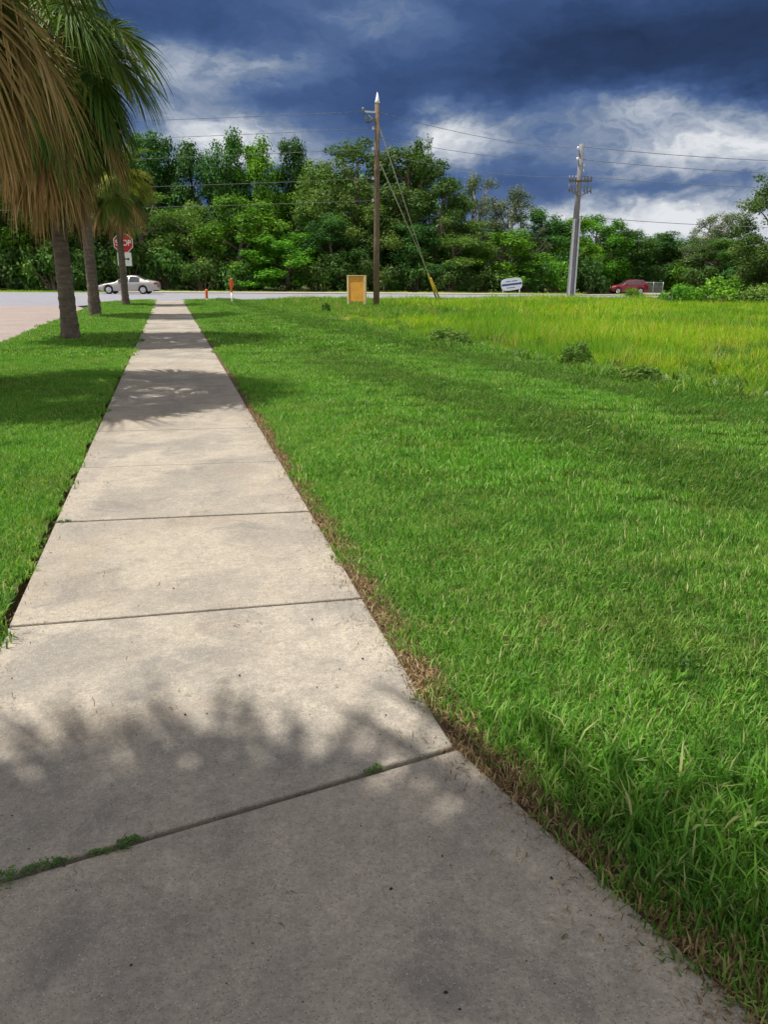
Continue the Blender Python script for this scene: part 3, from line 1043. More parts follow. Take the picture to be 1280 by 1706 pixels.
TREES = [
    (-20.2, 94.6, -0.12, 14.5, 4.7, 'oak', 'dark oak at the far left edge beyond the road'),
    (-15.2, 91.1, -0.12, 14.0, 3.6, 'bright', 'light green leafy tree left of the nearest visible palm trunk'),
    (-11.5, 92.2, -0.12, 14.5, 3.7, 'oak', 'oak behind the front palm trunk beyond the road'),
    (-7.3, 93.2, -0.12, 14.5, 3.5, 'oak', 'oak between the front two palm trunks beyond the road'),
    (-1.2, 97.7, -0.12, 17.2, 3.5, 'dark', 'tall dark tree above the farthest palm'),
    (3.0, 95.5, -0.12, 16.2, 3.0, 'dark', 'tall dark pointed tree first right of the farthest palm'),
    (7.0, 93.4, -0.12, 16.2, 2.7, 'dark', 'tall dark pointed tree second right of the farthest palm'),
    (-2.1, 88.6, -0.12, 10.5, 3.7, 'olive', 'olive green rounded tree right behind the farthest palm'),
    (9.8, 90.6, -0.12, 15.0, 2.6, 'bright', 'tall light green tree left of the narrow pointed treetop'),
    (14.1, 91.5, -0.12, 16.4, 2.0, 'dark', 'narrow pointed treetop midway between sidewalk end and wooden pole'),
    (7.0, 85.1, -0.12, 9.3, 3.0, 'bright', 'mid-height bright green tree behind the two orange marker posts'),
    (11.7, 81.3, -0.12, 5.8, 3.1, 'bright', 'low bright green tree right of the orange marker posts'),
    (16.0, 85.8, -0.12, 13.3, 2.8, 'olive', 'olive green tree left of the large oak by the wooden pole'),
    (19.7, 85.8, -0.12, 15.1, 3.9, 'oak', 'large oak with rounded top just left of the wooden pole'),
    (24.9, 85.5, -0.13, 15.0, 4.2, 'oak', 'large oak directly right of the wooden pole'),
    (27.7, 88.9, -0.17, 16.5, 1.7, 'dark', 'dark treetop rising behind the oak right of the wooden pole'),
    (27.8, 81.6, -0.16, 11.7, 3.1, 'oak', 'oak sloping down behind the yellow guy guards'),
    (33.2, 84.3, -0.25, 12.7, 2.6, 'sparse', 'thin grey-green tree with a raised tip left of the leaning sign'),
    (37.0, 83.2, -0.32, 11.3, 3.0, 'sparse', 'thin grey-green tree above the leaning blue and white sign'),
    (29.1, 78.1, -0.16, 6.0, 3.0, 'olive', 'low olive tree right of the yellow guy guards'),
    (33.7, 77.9, -0.22, 6.1, 3.4, 'bright', 'low bright tree right behind the leaning sign'),
    (41.5, 84.1, -0.39, 9.0, 2.8, 'dark', 'dark tree left of the grey concrete pole'),
    (45.8, 85.0, -0.42, 8.4, 2.6, 'bright', 'bright tree directly behind the grey concrete pole'),
    (51.2, 88.7, -0.42, 9.3, 2.6, 'bright', 'bright bumpy-topped tree between concrete pole and red car'),
    (56.7, 91.5, -0.42, 7.9, 3.2, 'dark', 'dark tree behind the red car'),
    (66.9, 97.9, -0.42, 7.9, 4.1, 'dark', 'dark tree behind the grey fence panels'),
    (72.9, 100.4, -0.42, 7.6, 3.4, 'olive', 'far olive tree right of the grey fence panels'),
    (69.5, 93.1, -0.42, 10.2, 2.8, 'sparse', 'half-bare tree, left one of the pair near the right edge'),
    (70.0, 88.8, -0.42, 10.0, 3.0, 'sparse', 'half-bare tree, right one of the pair near the right edge'),
    (66.0, 85.7, -0.42, 6.3, 3.7, 'oak', 'low dark oak below the half-bare trees'),
    (60.3, 70.7, -0.32, 11.4, 2.9, 'oak', 'tall oak at the right edge of the view'),
    (62.1, 68.1, -0.29, 12.6, 3.5, 'oak', 'oak just past the right edge, its branches in view'),
    (20.6, 81.4, -0.12, 9.1, 2.7, 'olive', 'olive tree low behind the wooden pole'),
    (3.0, 86.2, -0.12, 9.0, 2.7, 'olive', 'olive tree straight above the end of the sidewalk'),
    (66.5, 81.4, -0.42, 6.1, 3.2, 'olive', 'low olive tree left of the right-edge oak'),
    (16.6, 80.5, -0.12, 7.3, 2.9, 'dark', 'low dark tree behind the tan board'),
    (24.4, 78.9, -0.13, 6.8, 2.9, 'dark', 'low dark tree between wooden pole and guy guards'),
]
VAR = {}
for k, (nm, cnt) in {'oak': ('oak', 4), 'olive': ('olive', 3), 'dark': ('dark', 3), 'bright': ('bright', 3), 'sparse': ('sparse', 2)}.items():
    VAR[k] = [tree_variant(k, 200 + 17 * i + len(nm)) for i in range(cnt)]
rt = random.Random(77)
cnt = {k: 0 for k in VAR}
for (x, y, z, h, hw, kind, lab) in TREES:
    e = obj('oak_tree' if kind == 'oak' else 'tree', None, None, (x, y, z), rt.uniform(0, 6.28))
    tag(e, lab, 'tree', 'trees along the far side of the road')
    wd, cr = VAR[kind][cnt[kind] % len(VAR[kind])]
    cnt[kind] += 1
    s = hw / 2.9 * 1.38
    e.scale = (s, s * rt.uniform(0.9, 1.1), h / 9.75)
    obj('trunk', wd, e)
    obj('crown', cr, e)


def shrub_variant(seed, kind):
    rs_ = np.random.RandomState(seed)
    rr = random.Random(seed)
    w = MB()
    cl = []
    for i in range(16):
        a = i * 2.399
        t = rr.random()
        d = rr.uniform(0.2, 0.85)
        z = 0.15 + 0.75 * t * (1.1 - 0.5 * d)
        p = Vector((math.cos(a) * d, math.sin(a) * d, z))
        w.tube([Vector((0.1 * math.cos(a), 0.1 * math.sin(a), -0.03)), p * 0.6 + Vector((0, 0, 0.05)), p], [0.025, 0.018, 0.006], 4, cap=False)
        cl.append((p.x, p.y, p.z, rr.uniform(0.2, 0.34)))
    V, F, A = crown_leaves(cl, 1500, 0.055, rs_, 0.85)
    V[:, 2] = np.maximum(V[:, 2], 0.0)
    return w.mesh('stem', M['bark'], True), mesh_np('foliage', V, F, LEAF[kind], {'rnd': A})


SHV = {k: [shrub_variant(300 + i * 7 + len(k), k) for i in range(2)] for k in ('dark', 'oak', 'bright', 'olive')}
SHRUBS = [
    (-15.2, 88.0, -0.12, 4.5, 2.4, 'dark', 'dark shrub left of the front palm trunk by the road'),
    (-18.7, 89.0, -0.12, 4.8, 2.7, 'oak', 'dark shrub at the left edge by the road'),
    (-11.0, 86.4, -0.12, 4.8, 2.7, 'olive', 'green shrub right behind the front palm trunk'),
    (-7.6, 86.0, -0.12, 4.8, 2.4, 'dark', 'dark shrub left of the silver sedan'),
    (-3.8, 86.0, -0.12, 5.2, 2.7, 'oak', 'dark shrub right behind the silver sedan'),
    (0.3, 84.9, -0.12, 4.6, 2.5, 'dark', 'dark shrub right of the silver sedan'),
    (3.5, 83.0, -0.12, 3.2, 2.4, 'oak', 'low dark shrub behind the short orange marker'),
    (6.9, 81.0, -0.12, 3.2, 2.4, 'dark', 'low dark shrub behind the tall orange marker'),
    (14.5, 79.5, -0.12, 3.8, 2.4, 'oak', 'dark shrub left of the tan board'),
    (17.4, 78.7, -0.12, 3.3, 2.1, 'dark', 'dark shrub straight behind the tan board'),
    (20.9, 77.7, -0.12, 3.6, 2.4, 'oak', 'dark shrub right of the wooden pole base'),
    (24.4, 76.8, -0.12, 3.3, 2.1, 'dark', 'dark shrub behind the yellow guy guards'),
    (27.2, 75.5, -0.14, 3.0, 2.0, 'oak', 'dark shrub just right of the yellow guy guards'),
    (30.8, 76.6, -0.18, 3.4, 2.3, 'oak', 'dark shrub left behind the leaning sign'),
    (36.4, 77.2, -0.26, 3.6, 2.4, 'dark', 'dark shrub right of the leaning sign'),
    (40.1, 78.2, -0.32, 3.7, 2.3, 'bright', 'green shrub left of the grey concrete pole'),
    (45.8, 80.8, -0.40, 3.9, 2.3, 'dark', 'dark shrub right of the grey concrete pole'),
    (53.4, 88.6, -0.42, 3.4, 2.2, 'bright', 'green shrub behind the red car'),
    (60.4, 89.4, -0.42, 3.4, 2.5, 'dark', 'dark shrub right behind the grey fence panels'),
    (62.6, 88.0, -0.42, 3.4, 2.5, 'bright', 'bright shrub right of the grey fence panels'),
    (62.4, 82.6, -0.42, 3.4, 2.6, 'oak', 'dark shrub below the half-bare trees'),
    (62.8, 78.3, -0.41, 3.4, 2.5, 'dark', 'dark shrub left of the right-edge oak'),
    (61.8, 72.4, -0.35, 3.5, 2.6, 'oak', 'dark shrub at the foot of the right-edge oak'),
]
for i, (x, y, z, h, r_, kind, lab) in enumerate(SHRUBS):
    e = tag(obj('shrub', None, None, (x, y, z), rt.uniform(0, 6.28)), lab, 'shrub', 'shrubs under the roadside trees')
    e.scale = (r_ * 1.25, r_ * 1.1, h)
    st, fo = SHV[kind][i % 2]
    obj('stem', st, e)
    obj('foliage', fo, e)

# deep woods behind the first rows
rs2 = np.random.RandomState(5)
cl = []
for px in np.arange(-30, 92, 0.9):
    for k in range(5):
        yb = 102 - 0.16 * px + rs2.uniform(-2, 4) if px < 40 else 101 + rs2.uniform(-1, 5)
        cl.append((px + rs2.uniform(-.5, .5), yb, rs2.uniform(0.3, float(np.interp(px, [-30, 0, 25, 35, 48, 92], [9.5, 13.0, 12.5, 9.0, 5.4, 5.4]))), rs2.uniform(1.1, 1.9)))
V, F, A = crown_leaves(cl, 120, 0.25, rs2)
tag(obj('woodland', mesh_np('woodland', V, F, LEAF['olive'], {'rnd': A})), 'dense dark woods behind the roadside trees', 'woods', kind='stuff')


# ================================================================ cabbage palms
def mat_frond(name, stops, trans, rough=0.45):
    mt = leaf_shader(name, stops, rough=rough + 0.12, trans=trans, objvar=0.22, spec=0.22)
    return mt


M['frond'] = mat_frond('frond_green', [(0, (0.040, 0.090, 0.012)), (0.5, (0.090, 0.160, 0.020)), (0.8, (0.19, 0.23, 0.040)), (1, (0.38, 0.30, 0.09))], 0.3, 0.38)
M['frond_yellow'] = mat_frond('frond_yellow', [(0, (0.16, 0.20, 0.02)), (0.6, (0.34, 0.36, 0.04)), (1, (0.50, 0.44, 0.08))], 0.35, 0.4)
M['frond_dead'] = mat_frond('frond_dead', [(0, (0.13, 0.078, 0.030)), (0.5, (0.32, 0.205, 0.085)), (0.85, (0.48, 0.345, 0.17)), (1, (0.62, 0.52, 0.36))], 0.18, 0.6)
M['palm_trunk'] = None
mt, gg, b = material('palm_trunk')
tc = gg.new('ShaderNodeTexCoord').outputs['Object']
n1 = gg.noise(tc, 9, 6, 0.7)
mp = gg.new('ShaderNodeMapping')
gg.put(mp.inputs['Vector'], tc)
mp.inputs['Scale'].default_value = (1.2, 1.2, 14)
n2 = gg.noise(mp.outputs[0], 1.6, 4, 0.6)
mp2 = gg.new('ShaderNodeMapping')
gg.put(mp2.inputs['Vector'], tc)
mp2.inputs['Scale'].default_value = (14, 14, 1.2)
n3 = gg.noise(mp2.outputs[0], 1.5, 4, 0.6)
c = gg.mix(gg.rng(n1, 0.3, 0.7), (0.055, 0.044, 0.034), (0.135, 0.108, 0.082))
c = gg.mix(gg.rng(n2, 0.42, 0.66, 0, 0.55), c, (0.165, 0.138, 0.108))
c = gg.mix(gg.rng(n1, 0.60, 0.72, 0, 0.8), c, (0.24, 0.235, 0.19))
gg.put(b.inputs['Base Color'], c)
b.inputs['Roughness'].default_value = 0.95
gg.put(b.inputs['Normal'], gg.bump(gg.m('ADD', gg.m('ADD', n2, n3), n1), 0.9, 0.03))
M['palm_trunk'] = mt


def frond_mesh(seed, elev, mat, plen=1.05, blade=1.15, droop=1.0, spread=1.0, nseg=46, width=0.036, curl=0.0):
    """one fan leaf; grows from the origin towards +x at the given elevation, gravity along -z"""
    rr = random.Random(seed)
    V, Fc, A = [], [], []
    d = Vector((math.cos(elev), 0, math.sin(elev)))
    p = Vector((0.08, 0, 0))
    # petiole
    pts = [p.copy()]
    for i in range(6):
        p = p + d * (plen / 6)
        d = (d + Vector((0, 0, -0.055 * droop))).normalized()
        pts.append(p.copy())
    side = Vector((0, 1, 0))
    costa = [p.copy()]
    dirs = [d.copy()]
    for i in range(5):
        p = p + d * (blade * 0.42 / 5)
        d = (d + Vector((0, 0, -0.16 * droop))).normalized()
        costa.append(p.copy())
        dirs.append(d.copy())
    full = pts + costa[1:]
    for i, q in enumerate(full):
        t = (full[min(i + 1, len(full) - 1)] - full[max(i - 1, 0)]).normalized()
        nn = side.cross(t).normalized()
        w = 0.026 * (1 - 0.75 * i / len(full))
        V += [q - side * w, q + nn * w * 0.6, q + side * w, q - nn * w * 0.6]
        A += [0.75] * 4
    for i in range(len(full) - 1):
        for k in range(4):
            k2 = (k + 1) % 4
            Fc.append((i * 4 + k, i * 4 + k2, (i + 1) * 4 + k2, (i + 1) * 4 + k))
    for s_i in range(nseg):
        s = -1 + 2 * (s_i + 0.5) / nseg
        tt = (1 - abs(s)) ** 0.8 * 4.999
        i0 = int(tt)
        q = costa[i0].lerp(costa[min(5, i0 + 1)], tt - i0)
        dd = dirs[i0]
        nn = side.cross(dd).normalized() * -1
        if nn.z < 0:
            nn = -nn
        phi = s * 1.85 * spread + rr.uniform(-0.05, 0.05)
        v = dd * math.cos(phi) + side * math.sin(phi) + nn * (0.20 * abs(s) + rr.uniform(-0.07, 0.07))
        v.normalize()
        L = blade * (0.98 - 0.34 * abs(s) ** 1.5) * rr.uniform(0.84, 1.06)
        n = 7
        step = L / n
        wdir = v.cross(nn)
        if wdir.length < 1e-3:
            wdir = side.copy()
        wdir.normalize()
        wdir = (wdir + nn * rr.uniform(-0.5, 0.5)).normalized()
        a = min(1, max(0, rr.gauss(0.42, 0.2)))
        sway = Vector((rr.uniform(-1, 1), rr.uniform(-1, 1), 0)) * 0.05
        o = len(V)
        for k in range(n + 1):
            t = k / n
            w = width * (0.35 + 0.65 * min(1, t * 4)) * (1 - t ** 2.2) * 0.5 + 0.0015
            V += [q - wdir * w, q + wdir * w]
            A += [min(1, a + 0.35 * max(0, t - 0.7))] * 2
            q = q + v * step
            v = (v + Vector((0, 0, -1)) * droop * (0.05 + 0.34 * t * t) + sway * t + Vector((curl * t * rr.uniform(0, 1), 0, 0))).normalized()
        for k in range(n):
            Fc.append((o + 2 * k, o + 2 * k + 1, o + 2 * k + 3, o + 2 * k + 2))
    return mesh_np('frond', np.array([tuple(x) for x in V]), np.array(Fc), mat, {'rnd': A})


CLS = {}
for nm, elevs, kw in (
        ('up', (1.25, 1.0, 0.8), dict(mat=M['frond'], droop=0.75)),
        ('mid', (0.55, 0.35, 0.15), dict(mat=M['frond'], droop=1.35, width=0.04)),
        ('low', (-0.05, -0.3, -0.55), dict(mat=M['frond'], droop=1.9, spread=0.72, width=0.04, plen=0.95)),
        ('yellow', (0.5, 0.2, 0.0), dict(mat=M['frond_yellow'], droop=1.0)),
        ('dead', (-1.0, -1.2, -1.35), dict(mat=M['frond_dead'], droop=1.6, spread=0.5, nseg=40, width=0.032, plen=0.95, blade=1.2)),
        ('deadout', (-0.4, -0.6, -0.8), dict(mat=M['frond_dead'], droop=1.5, spread=0.62, nseg=40, width=0.034, blade=1.3))):
    CLS[nm] = [frond_mesh(500 + i * 3 + len(nm) * 31, e, **kw) for i, e in enumerate(elevs)]


def palm(loc, ht, size, label, seed, n_up=9, n_mid=15, n_low=14, n_dead=20, n_out=8, yellow=0, lean=(0, 0), yaz=0.0, skirt_az=None, rad=0.17, skirt=-1.3):
    rr = random.Random(seed)
    e = tag(obj('cabbage_palm', None, None, loc), label, 'palm tree', 'palms in the lawn strip beside the sidewalk')
    mb = MB()
    pts, rads = [], []
    n = 96
    for i in range(n + 1):
        t = i / n
        pts.append((lean[0] * t * t + rr.uniform(-.004, .004), lean[1] * t * t + rr.uniform(-.004, .004), -0.25 + (ht + 0.25) * t))
        rads.append((rad * (1.18 - 0.3 * t) + (0.05 * max(0, 1 - t * 7))) * (rr.uniform(0.97, 1.03) + (0.05 if i % 3 == 0 else -0.02)))
    mb.tube(pts, rads, 14)
    mb.build('trunk', M['palm_trunk'], e, smooth=True)
    top = Vector((lean[0], lean[1], ht))

    def put(cls, az, dz, s, nm):
        me = rr.choice(CLS[cls])
        o = obj(nm, me, e, top + Vector((0, 0, dz)), az)
        o.scale = (s, s, s)
    k = 0
    for cls, num, dz0, dz1, nm in (('up', n_up, 0.25, 0.1, 'frond'), ('mid', n_mid, 0.1, -0.1, 'frond'), ('low', n_low, -0.1, -0.35, 'frond'),
                                   ('deadout', n_out, -0.3, -0.55, 'dead_frond'), ('dead', n_dead, -0.35, skirt, 'dead_frond')):
        a0 = rr.uniform(0, 6.28)
        for i in range(num):
            az = a0 + i * 2.39996 + rr.uniform(-0.2, 0.2)
            if cls.startswith('dead') and skirt_az is not None and rr.random() < 0.45:
                az = skirt_az + rr.gauss(0, 0.8)
            dz = dz0 + (dz1 - dz0) * (i + 0.5) / num
            put(cls, az, dz, size * rr.uniform(0.86, 1.1), nm)
    for i in range(yellow):
        put('yellow', yaz + rr.uniform(-1.6, 1.2), rr.uniform(-0.15, 0.45), size * rr.uniform(0.85, 1.0), 'yellow_frond')
    return e


palm((-2.30, 19.75, -0.02), 6.1, 1.24, 'tall palm with brown skirt, nearest whole trunk left of the sidewalk', 3, n_up=16, n_mid=32, n_low=40, n_dead=20, n_out=9, lean=(-0.03, 0), skirt=-1.0, rad=0.16)
palm((-2.68, 31.0, -0.02), 8.1, 1.16, 'palm with leaning trunk, second whole trunk left of the sidewalk', 8, n_up=12, n_mid=26, n_low=34, n_dead=22, n_out=9, skirt=-1.0)
palm((-2.14, 42.1, -0.02), 5.6, 0.90, 'smallest farthest palm with yellow fronds in front of the stop sign', 13, n_up=12, n_mid=26, n_low=26, n_dead=3, n_out=10, yellow=24, yaz=-0.5, rad=0.15, skirt=-0.5)
palm((-2.74, 11.2, -0.02), 5.7, 1.14, 'palm at the left edge whose dead fronds hang into view', 21, n_up=14, n_mid=26, n_low=9, n_dead=28, n_out=18, skirt_az=-0.3, skirt=-1.0)
palm((-3.0, 0.80, -0.02), 7.5, 1.28, 'palm beside the camera that casts the frond shadow on the near slabs', 36, n_up=12, n_mid=34, n_low=38, n_dead=16, n_out=10)


# ================================================================ weeds
def weed_clump(name, loc, r_, h, label, seed, kind='bright'):
    e = tag(obj(name, None, None, loc, seed * 1.7), label, 'weed', 'weeds in the tall grass')
    e.scale = (r_, r_, h)
    st, fo = SHV[kind][seed % 2]
    obj('stem', st, e)
    obj('foliage', fo, e)
    return e


weed_clump('leafy_weed', (5.95, 16.6, -0.03), 0.62, 0.42, 'dark leafy weed at the lawn edge, farther of the edge weeds', 1, 'olive')
weed_clump('leafy_weed', (6.55, 11.9, -0.03), 0.36, 0.46, 'upright leafy weed at the lawn edge, middle of the edge weeds', 2, 'olive')
weed_clump('leafy_weed', (6.55, 10.0, -0.03), 0.5, 0.28, 'low dark weed at the lawn edge, nearest of the edge weeds', 3, 'olive')
weed_clump('leafy_weed', (6.3, 32.5, -0.03), 0.25, 0.42, 'small dark weed in the grass left of the tan board', 4, 'dark')
weed_clump('weed_bush', (26.2, 36.6, -0.03), 1.2, 1.15, 'leafy weed bush, leftmost of the three right of the red car', 5, 'bright')
weed_clump('weed_bush', (27.9, 36.2, -0.03), 1.7, 1.45, 'largest leafy weed bush in the meadow, middle of the three', 6, 'bright')
weed_clump('weed_bush', (30.1, 35.6, -0.03), 1.4, 1.3, 'leafy weed bush, rightmost of the three in the meadow', 7, 'olive')
weed_clump('weed_bush', (30.5, 48.0, -0.03), 0.8, 0.75, 'leafy weed in front of the red car nose', 8, 'bright')


def joint_weed(pos, n, spread, label, seed):
    rr = random.Random(seed)
    V, Fc, A = [], [], []
    for i in range(n):
        a = rr.choice((0.2, 3.34)) + rr.gauss(0, 0.75)
        L = spread * rr.uniform(0.3, 1.25)
        for k in range(6):
            t = (k + 1) / 6
            c = Vector((math.cos(a) * L * t, math.sin(a) * L * t * 0.6, 0.003 + 0.008 * math.sin(3.1 * t) + 0.006 * rr.random()))
            for sgn in (-1, 1):
                u = a + sgn * (0.9 + rr.uniform(-.3, .3))
                l = 0.0085 * rr.uniform(0.7, 1.3)
                d = Vector((math.cos(u), math.sin(u), rr.uniform(0.0, 0.5)))
                s = Vector((-math.sin(u), math.cos(u), 0))
                o = len(V)
                V += [c, c + d * l * 0.5 + s * l * 0.36, c + d * l, c + d * l * 0.5 - s * l * 0.36]
                Fc.append((o, o + 1, o + 2, o + 3))
                A += [rr.random()] * 4
    o = obj('joint_weed', mesh_np('joint_weed', np.array([tuple(v) for v in V]), np.array(Fc), M['weed'], {'rnd': A}), None, pos)
    tag(o, label, 'weed', 'small weeds in the sidewalk joints')
    o.rotation_euler = (0, 0, 0.2)


joint_weed((-0.475, 1.765, 0.0), 20, 0.085, 'largest weed sprig in the near joint at the left edge', 1)
joint_weed((-0.39, 1.785, -0.004), 10, 0.040, 'second weed sprig along the near joint from the left', 2)
joint_weed((-0.215, 1.815, -0.002), 16, 0.034, 'third weed sprig along the near joint from the left', 3)
joint_weed((-0.275, 1.805, -0.006), 7, 0.028, 'tiny sprig between the second and third in the near joint', 5)
joint_weed((0.50, 1.955, -0.004), 11, 0.030, 'weed sprig in the near joint close to its right end', 4)
joint_weed((-0.72, 4.835, -0.004), 16, 0.055, 'weed sprig at the left end of the dark cross joint', 6)

# dark seeds and crumbs on the slabs
rr = random.Random(9)
mb = MB()
for i in range(110):
    y = 0.9 + 4.0 * rr.random() ** 1.6
    x = rr.uniform(-0.75, walk_right(y) - 0.05)
    s = rr.choice((0.001, 0.0013, 0.0016, 0.002, 0.0026, 0.0038))
    a = rr.uniform(0, 3.14)
    pts = []
    for k in range(6):
        th = k * math.pi / 3
        pts.append((x + s * 1.5 * math.cos(th) * math.cos(a) - s * math.sin(th) * math.sin(a), y + s * 1.5 * math.cos(th) * math.sin(a) + s * math.sin(th) * math.cos(a), 0.0025))
    mb.add(pts + [(x, y, 0.0045 + s)], [(0, 1, 6), (1, 2, 6), (2, 3, 6), (3, 4, 6), (4, 5, 6), (5, 0, 6)])
M['crumb'] = plain('dark_crumb', (0.025, 0.022, 0.018), 0.9)
tag(mb.build('crumbs', M['crumb']), 'tiny dark seeds and crumbs scattered on the near slabs', 'debris', kind='stuff')


# ================================================================ poles and wires
M['pole_wood'] = plain('pole_wood', (0.155, 0.115, 0.085), 0.9, 0, 0.3, 5, 0.4, 0.1)
M['pole_concrete'] = plain('pole_concrete', (0.20, 0.20, 0.205), 0.85, 0, 0.2, 3, 0.2, 0.1)
M['galv'] = plain('galvanised', (0.55, 0.57, 0.60), 0.4, 0.6, 0.1)
M['cap'] = plain('pole_cap', (0.72, 0.74, 0.78), 0.5, 0.0, 0.05)
M['insul'] = plain('insulator', (0.16, 0.18, 0.21), 0.35, 0, 0.1)
M['wire'] = plain('wire', (0.17, 0.18, 0.20), 0.8, 0.0, 0.1, spec=0.1)
M['strand'] = plain('guy_strand', (0.42, 0.42, 0.38), 0.7, 0, 0.1)
M['guard'] = plain('yellow_guard', (0.86, 0.62, 0.04), 0.5, 0, 0.06)

P1 = Vector((9.66, 37.28, -0.1))
e = tag(obj('utility_pole', None, None, P1), 'brown wooden utility pole with pale pointed cap beside the tan board', 'utility pole', 'utility poles')
mb = MB()
mb.tube([(0, 0, -0.3), (0.01, 0, 3), (0.02, 0, 6), (0.03, 0, 9.0)], [0.15, 0.14, 0.125, 0.11], 12)
mb.build('shaft', M['pole_wood'], e, smooth=True)
mb = MB()
mb.tube([(0.03, 0, 8.98), (0.03, 0, 9.06), (0.03, 0, 9.44)], [0.118, 0.105, 0.012], 12)
mb.build('cap', M['cap'], e, smooth=True)
mb = MB()
mb.box((-0.30, 0, 8.62), (0.55, 0.07, 0.07))
mb.tube([(-0.05, 0, 8.25), (-0.40, 0, 8.50)], 0.03, 6)
mb.build('bracket', M['galv'], e)
for dx, dz in ((-0.58, 8.62), (-0.46, 8.28)):
    mb = MB()
    mb.tube([(dx, 0, dz - 0.12), (dx, 0, dz - 0.06), (dx - 0.03, 0, dz), (dx - 0.05, 0, dz + 0.10), (dx - 0.08, 0, dz + 0.17)], [0.03, 0.07, 0.05, 0.07, 0.03], 8)
    mb.build('insulator', M['insul'], e, smooth=True)
mb = MB()
mb.tube([(-0.40, -0.02, 8.2), (-0.12, -0.02, 8.34)], [0.07, 0.06], 8)
mb.build('fuse_cutout', M['insul'], e, smooth=True)
for dz in (7.95, 7.1, 5.85, 4.9):
    mb = MB()
    mb.tube([(-0.17, 0, dz - 0.05), (-0.17, 0, dz + 0.08)], [0.045, 0.045], 8)
    mb.box((-0.10, 0, dz), (0.12, 0.05, 0.05))
    mb.build('wire_clamp', M['galv'], e)

P2 = Vector((33.30, 61.95, -0.12))
e = tag(obj('utility_pole', None, None, P2), 'grey utility pole with insulator crossarm rising from the meadow', 'utility pole', 'utility poles')
mb = MB()
mb.tube([(-0.05, 0, -0.3), (-0.02, 0, 6.2)], [0.33, 0.27], 4)
mb.build('concrete_base', M['pole_concrete'], e)
for dx in (-0.27, 0.22):
    mb = MB()
    mb.box((dx, -0.20, 3.1), (0.13, 0.10, 6.2))
    mb.build('conduit', M['galv'], e)
mb = MB()
mb.tube([(-0.02, 0.02, 5.9), (0.0, 0, 8.0), (-0.02, 0, 11.9)], [0.25, 0.23, 0.18], 12)
mb.build('shaft', M['pole_concrete'], e, smooth=True)
mb = MB()
mb.box((0, -0.2, 9.1), (1.9, 0.12, 0.14), -0.2)
mb.tube([(-1.0, -0.1, 8.5), (0, -0.2, 7.9), (1.0, -0.2, 8.4)], 0.035, 6)
mb.build('crossarm', M['pole_wood'], e)
for k, dx in enumerate((-0.9, -0.65, -0.38, 0.38, 0.62, 0.9)):
    mb = MB()
    x_, y_ = dx * math.cos(-0.2), -0.2 + dx * math.sin(-0.2)
    mb.tube([(x_, y_, 9.18), (x_, y_, 9.28), (x_, y_, 9.38), (x_, y_, 9.5)], [0.04, 0.10, 0.07, 0.05], 8)
    mb.build('insulator', M['insul'], e, smooth=True)
    mb = MB()
    mb.tube([(x_, y_, 9.02 - 0.25 * (k % 2)), (x_ + 0.04, y_, 8.72), (x_ + 0.02, y_, 8.35), (x_ + 0.1, y_, 8.15)], [0.03, 0.07, 0.08, 0.03], 8)
    mb.build('fuse_cutout', M['insul'], e, smooth=True)
for dx, dz in ((-0.32, 11.55), (0.30, 10.3), (0.30, 9.9), (-0.3, 10.75)):
    mb = MB()
    mb.tube([(0, 0, dz - 0.05), (dx, 0, dz)], 0.03, 6)
    mb.tube([(dx, 0, dz - 0.08), (dx, 0, dz), (dx, 0, dz + 0.16)], [0.05, 0.10, 0.05], 8)
    mb.build('insulator', M['cap'], e, smooth=True)


def cable(a, b_, sag, rad, label, name='power_cable', grp='overhead cables'):
    a, b_ = Vector(a), Vector(b_)
    pts = []
    for i in range(25):
        t = i / 24
        p = a.lerp(b_, t)
        p.z -= sag * 4 * t * (1 - t)
        pts.append(p)
    mb = MB()
    mb.tube(pts, rad, 5)
    o = mb.build(name, M['wire'], None, smooth=True)
    # rest the origin on the cable's first end
    o.data.transform(Matrix.Translation(-a))
    o.location = a
    return tag(o, label, 'cable', grp)


PL = Vector((-34, 66, 0))
for k, (z1, dx1, z2, sag, nm) in enumerate(((8.62, -0.62, 10.6, 0.35, 'topmost'), (7.95, -0.2, 9.3, 0.30, 'second'), (7.1, -0.2, 8.1, 0.3, 'third'),
                                            (5.85, -0.2, 6.6, 0.3, 'fourth'), (4.9, -0.2, 5.5, 0.3, 'lowest'))):
    cable(P1 + Vector((dx1, 0, z1)), PL + Vector((0, 0, z2)), sag, 0.011, '%s cable running left from the wooden pole' % nm)
for k, (z1, z2, dx2, sag, nm) in enumerate(((8.62, 11.6, -0.32, 0.35, 'topmost'), (7.6, 10.75, -0.3, 0.35, 'middle'), (6.9, 9.45, -0.4, 0.35, 'lowest'))):
    cable(P1 + Vector((0.12, 0, z1)), P2 + Vector((dx2, 0, z2)), sag, 0.013, '%s cable between the wooden and the grey pole' % nm)
PR = Vector((75, 66, 0))
for k, (z1, z2, sag, nm) in enumerate(((11.7, 12.6, 0.5, 'topmost'), (10.75, 11.5, 0.5, 'second'), (9.5, 10.3, 0.5, 'third'), (6.4, 6.5, 0.45, 'lowest'))):
    cable(P2 + Vector((0.2, 0, z1)), PR + Vector((0, 0, z2)), sag, 0.026, '%s cable running right from the grey pole' % nm)

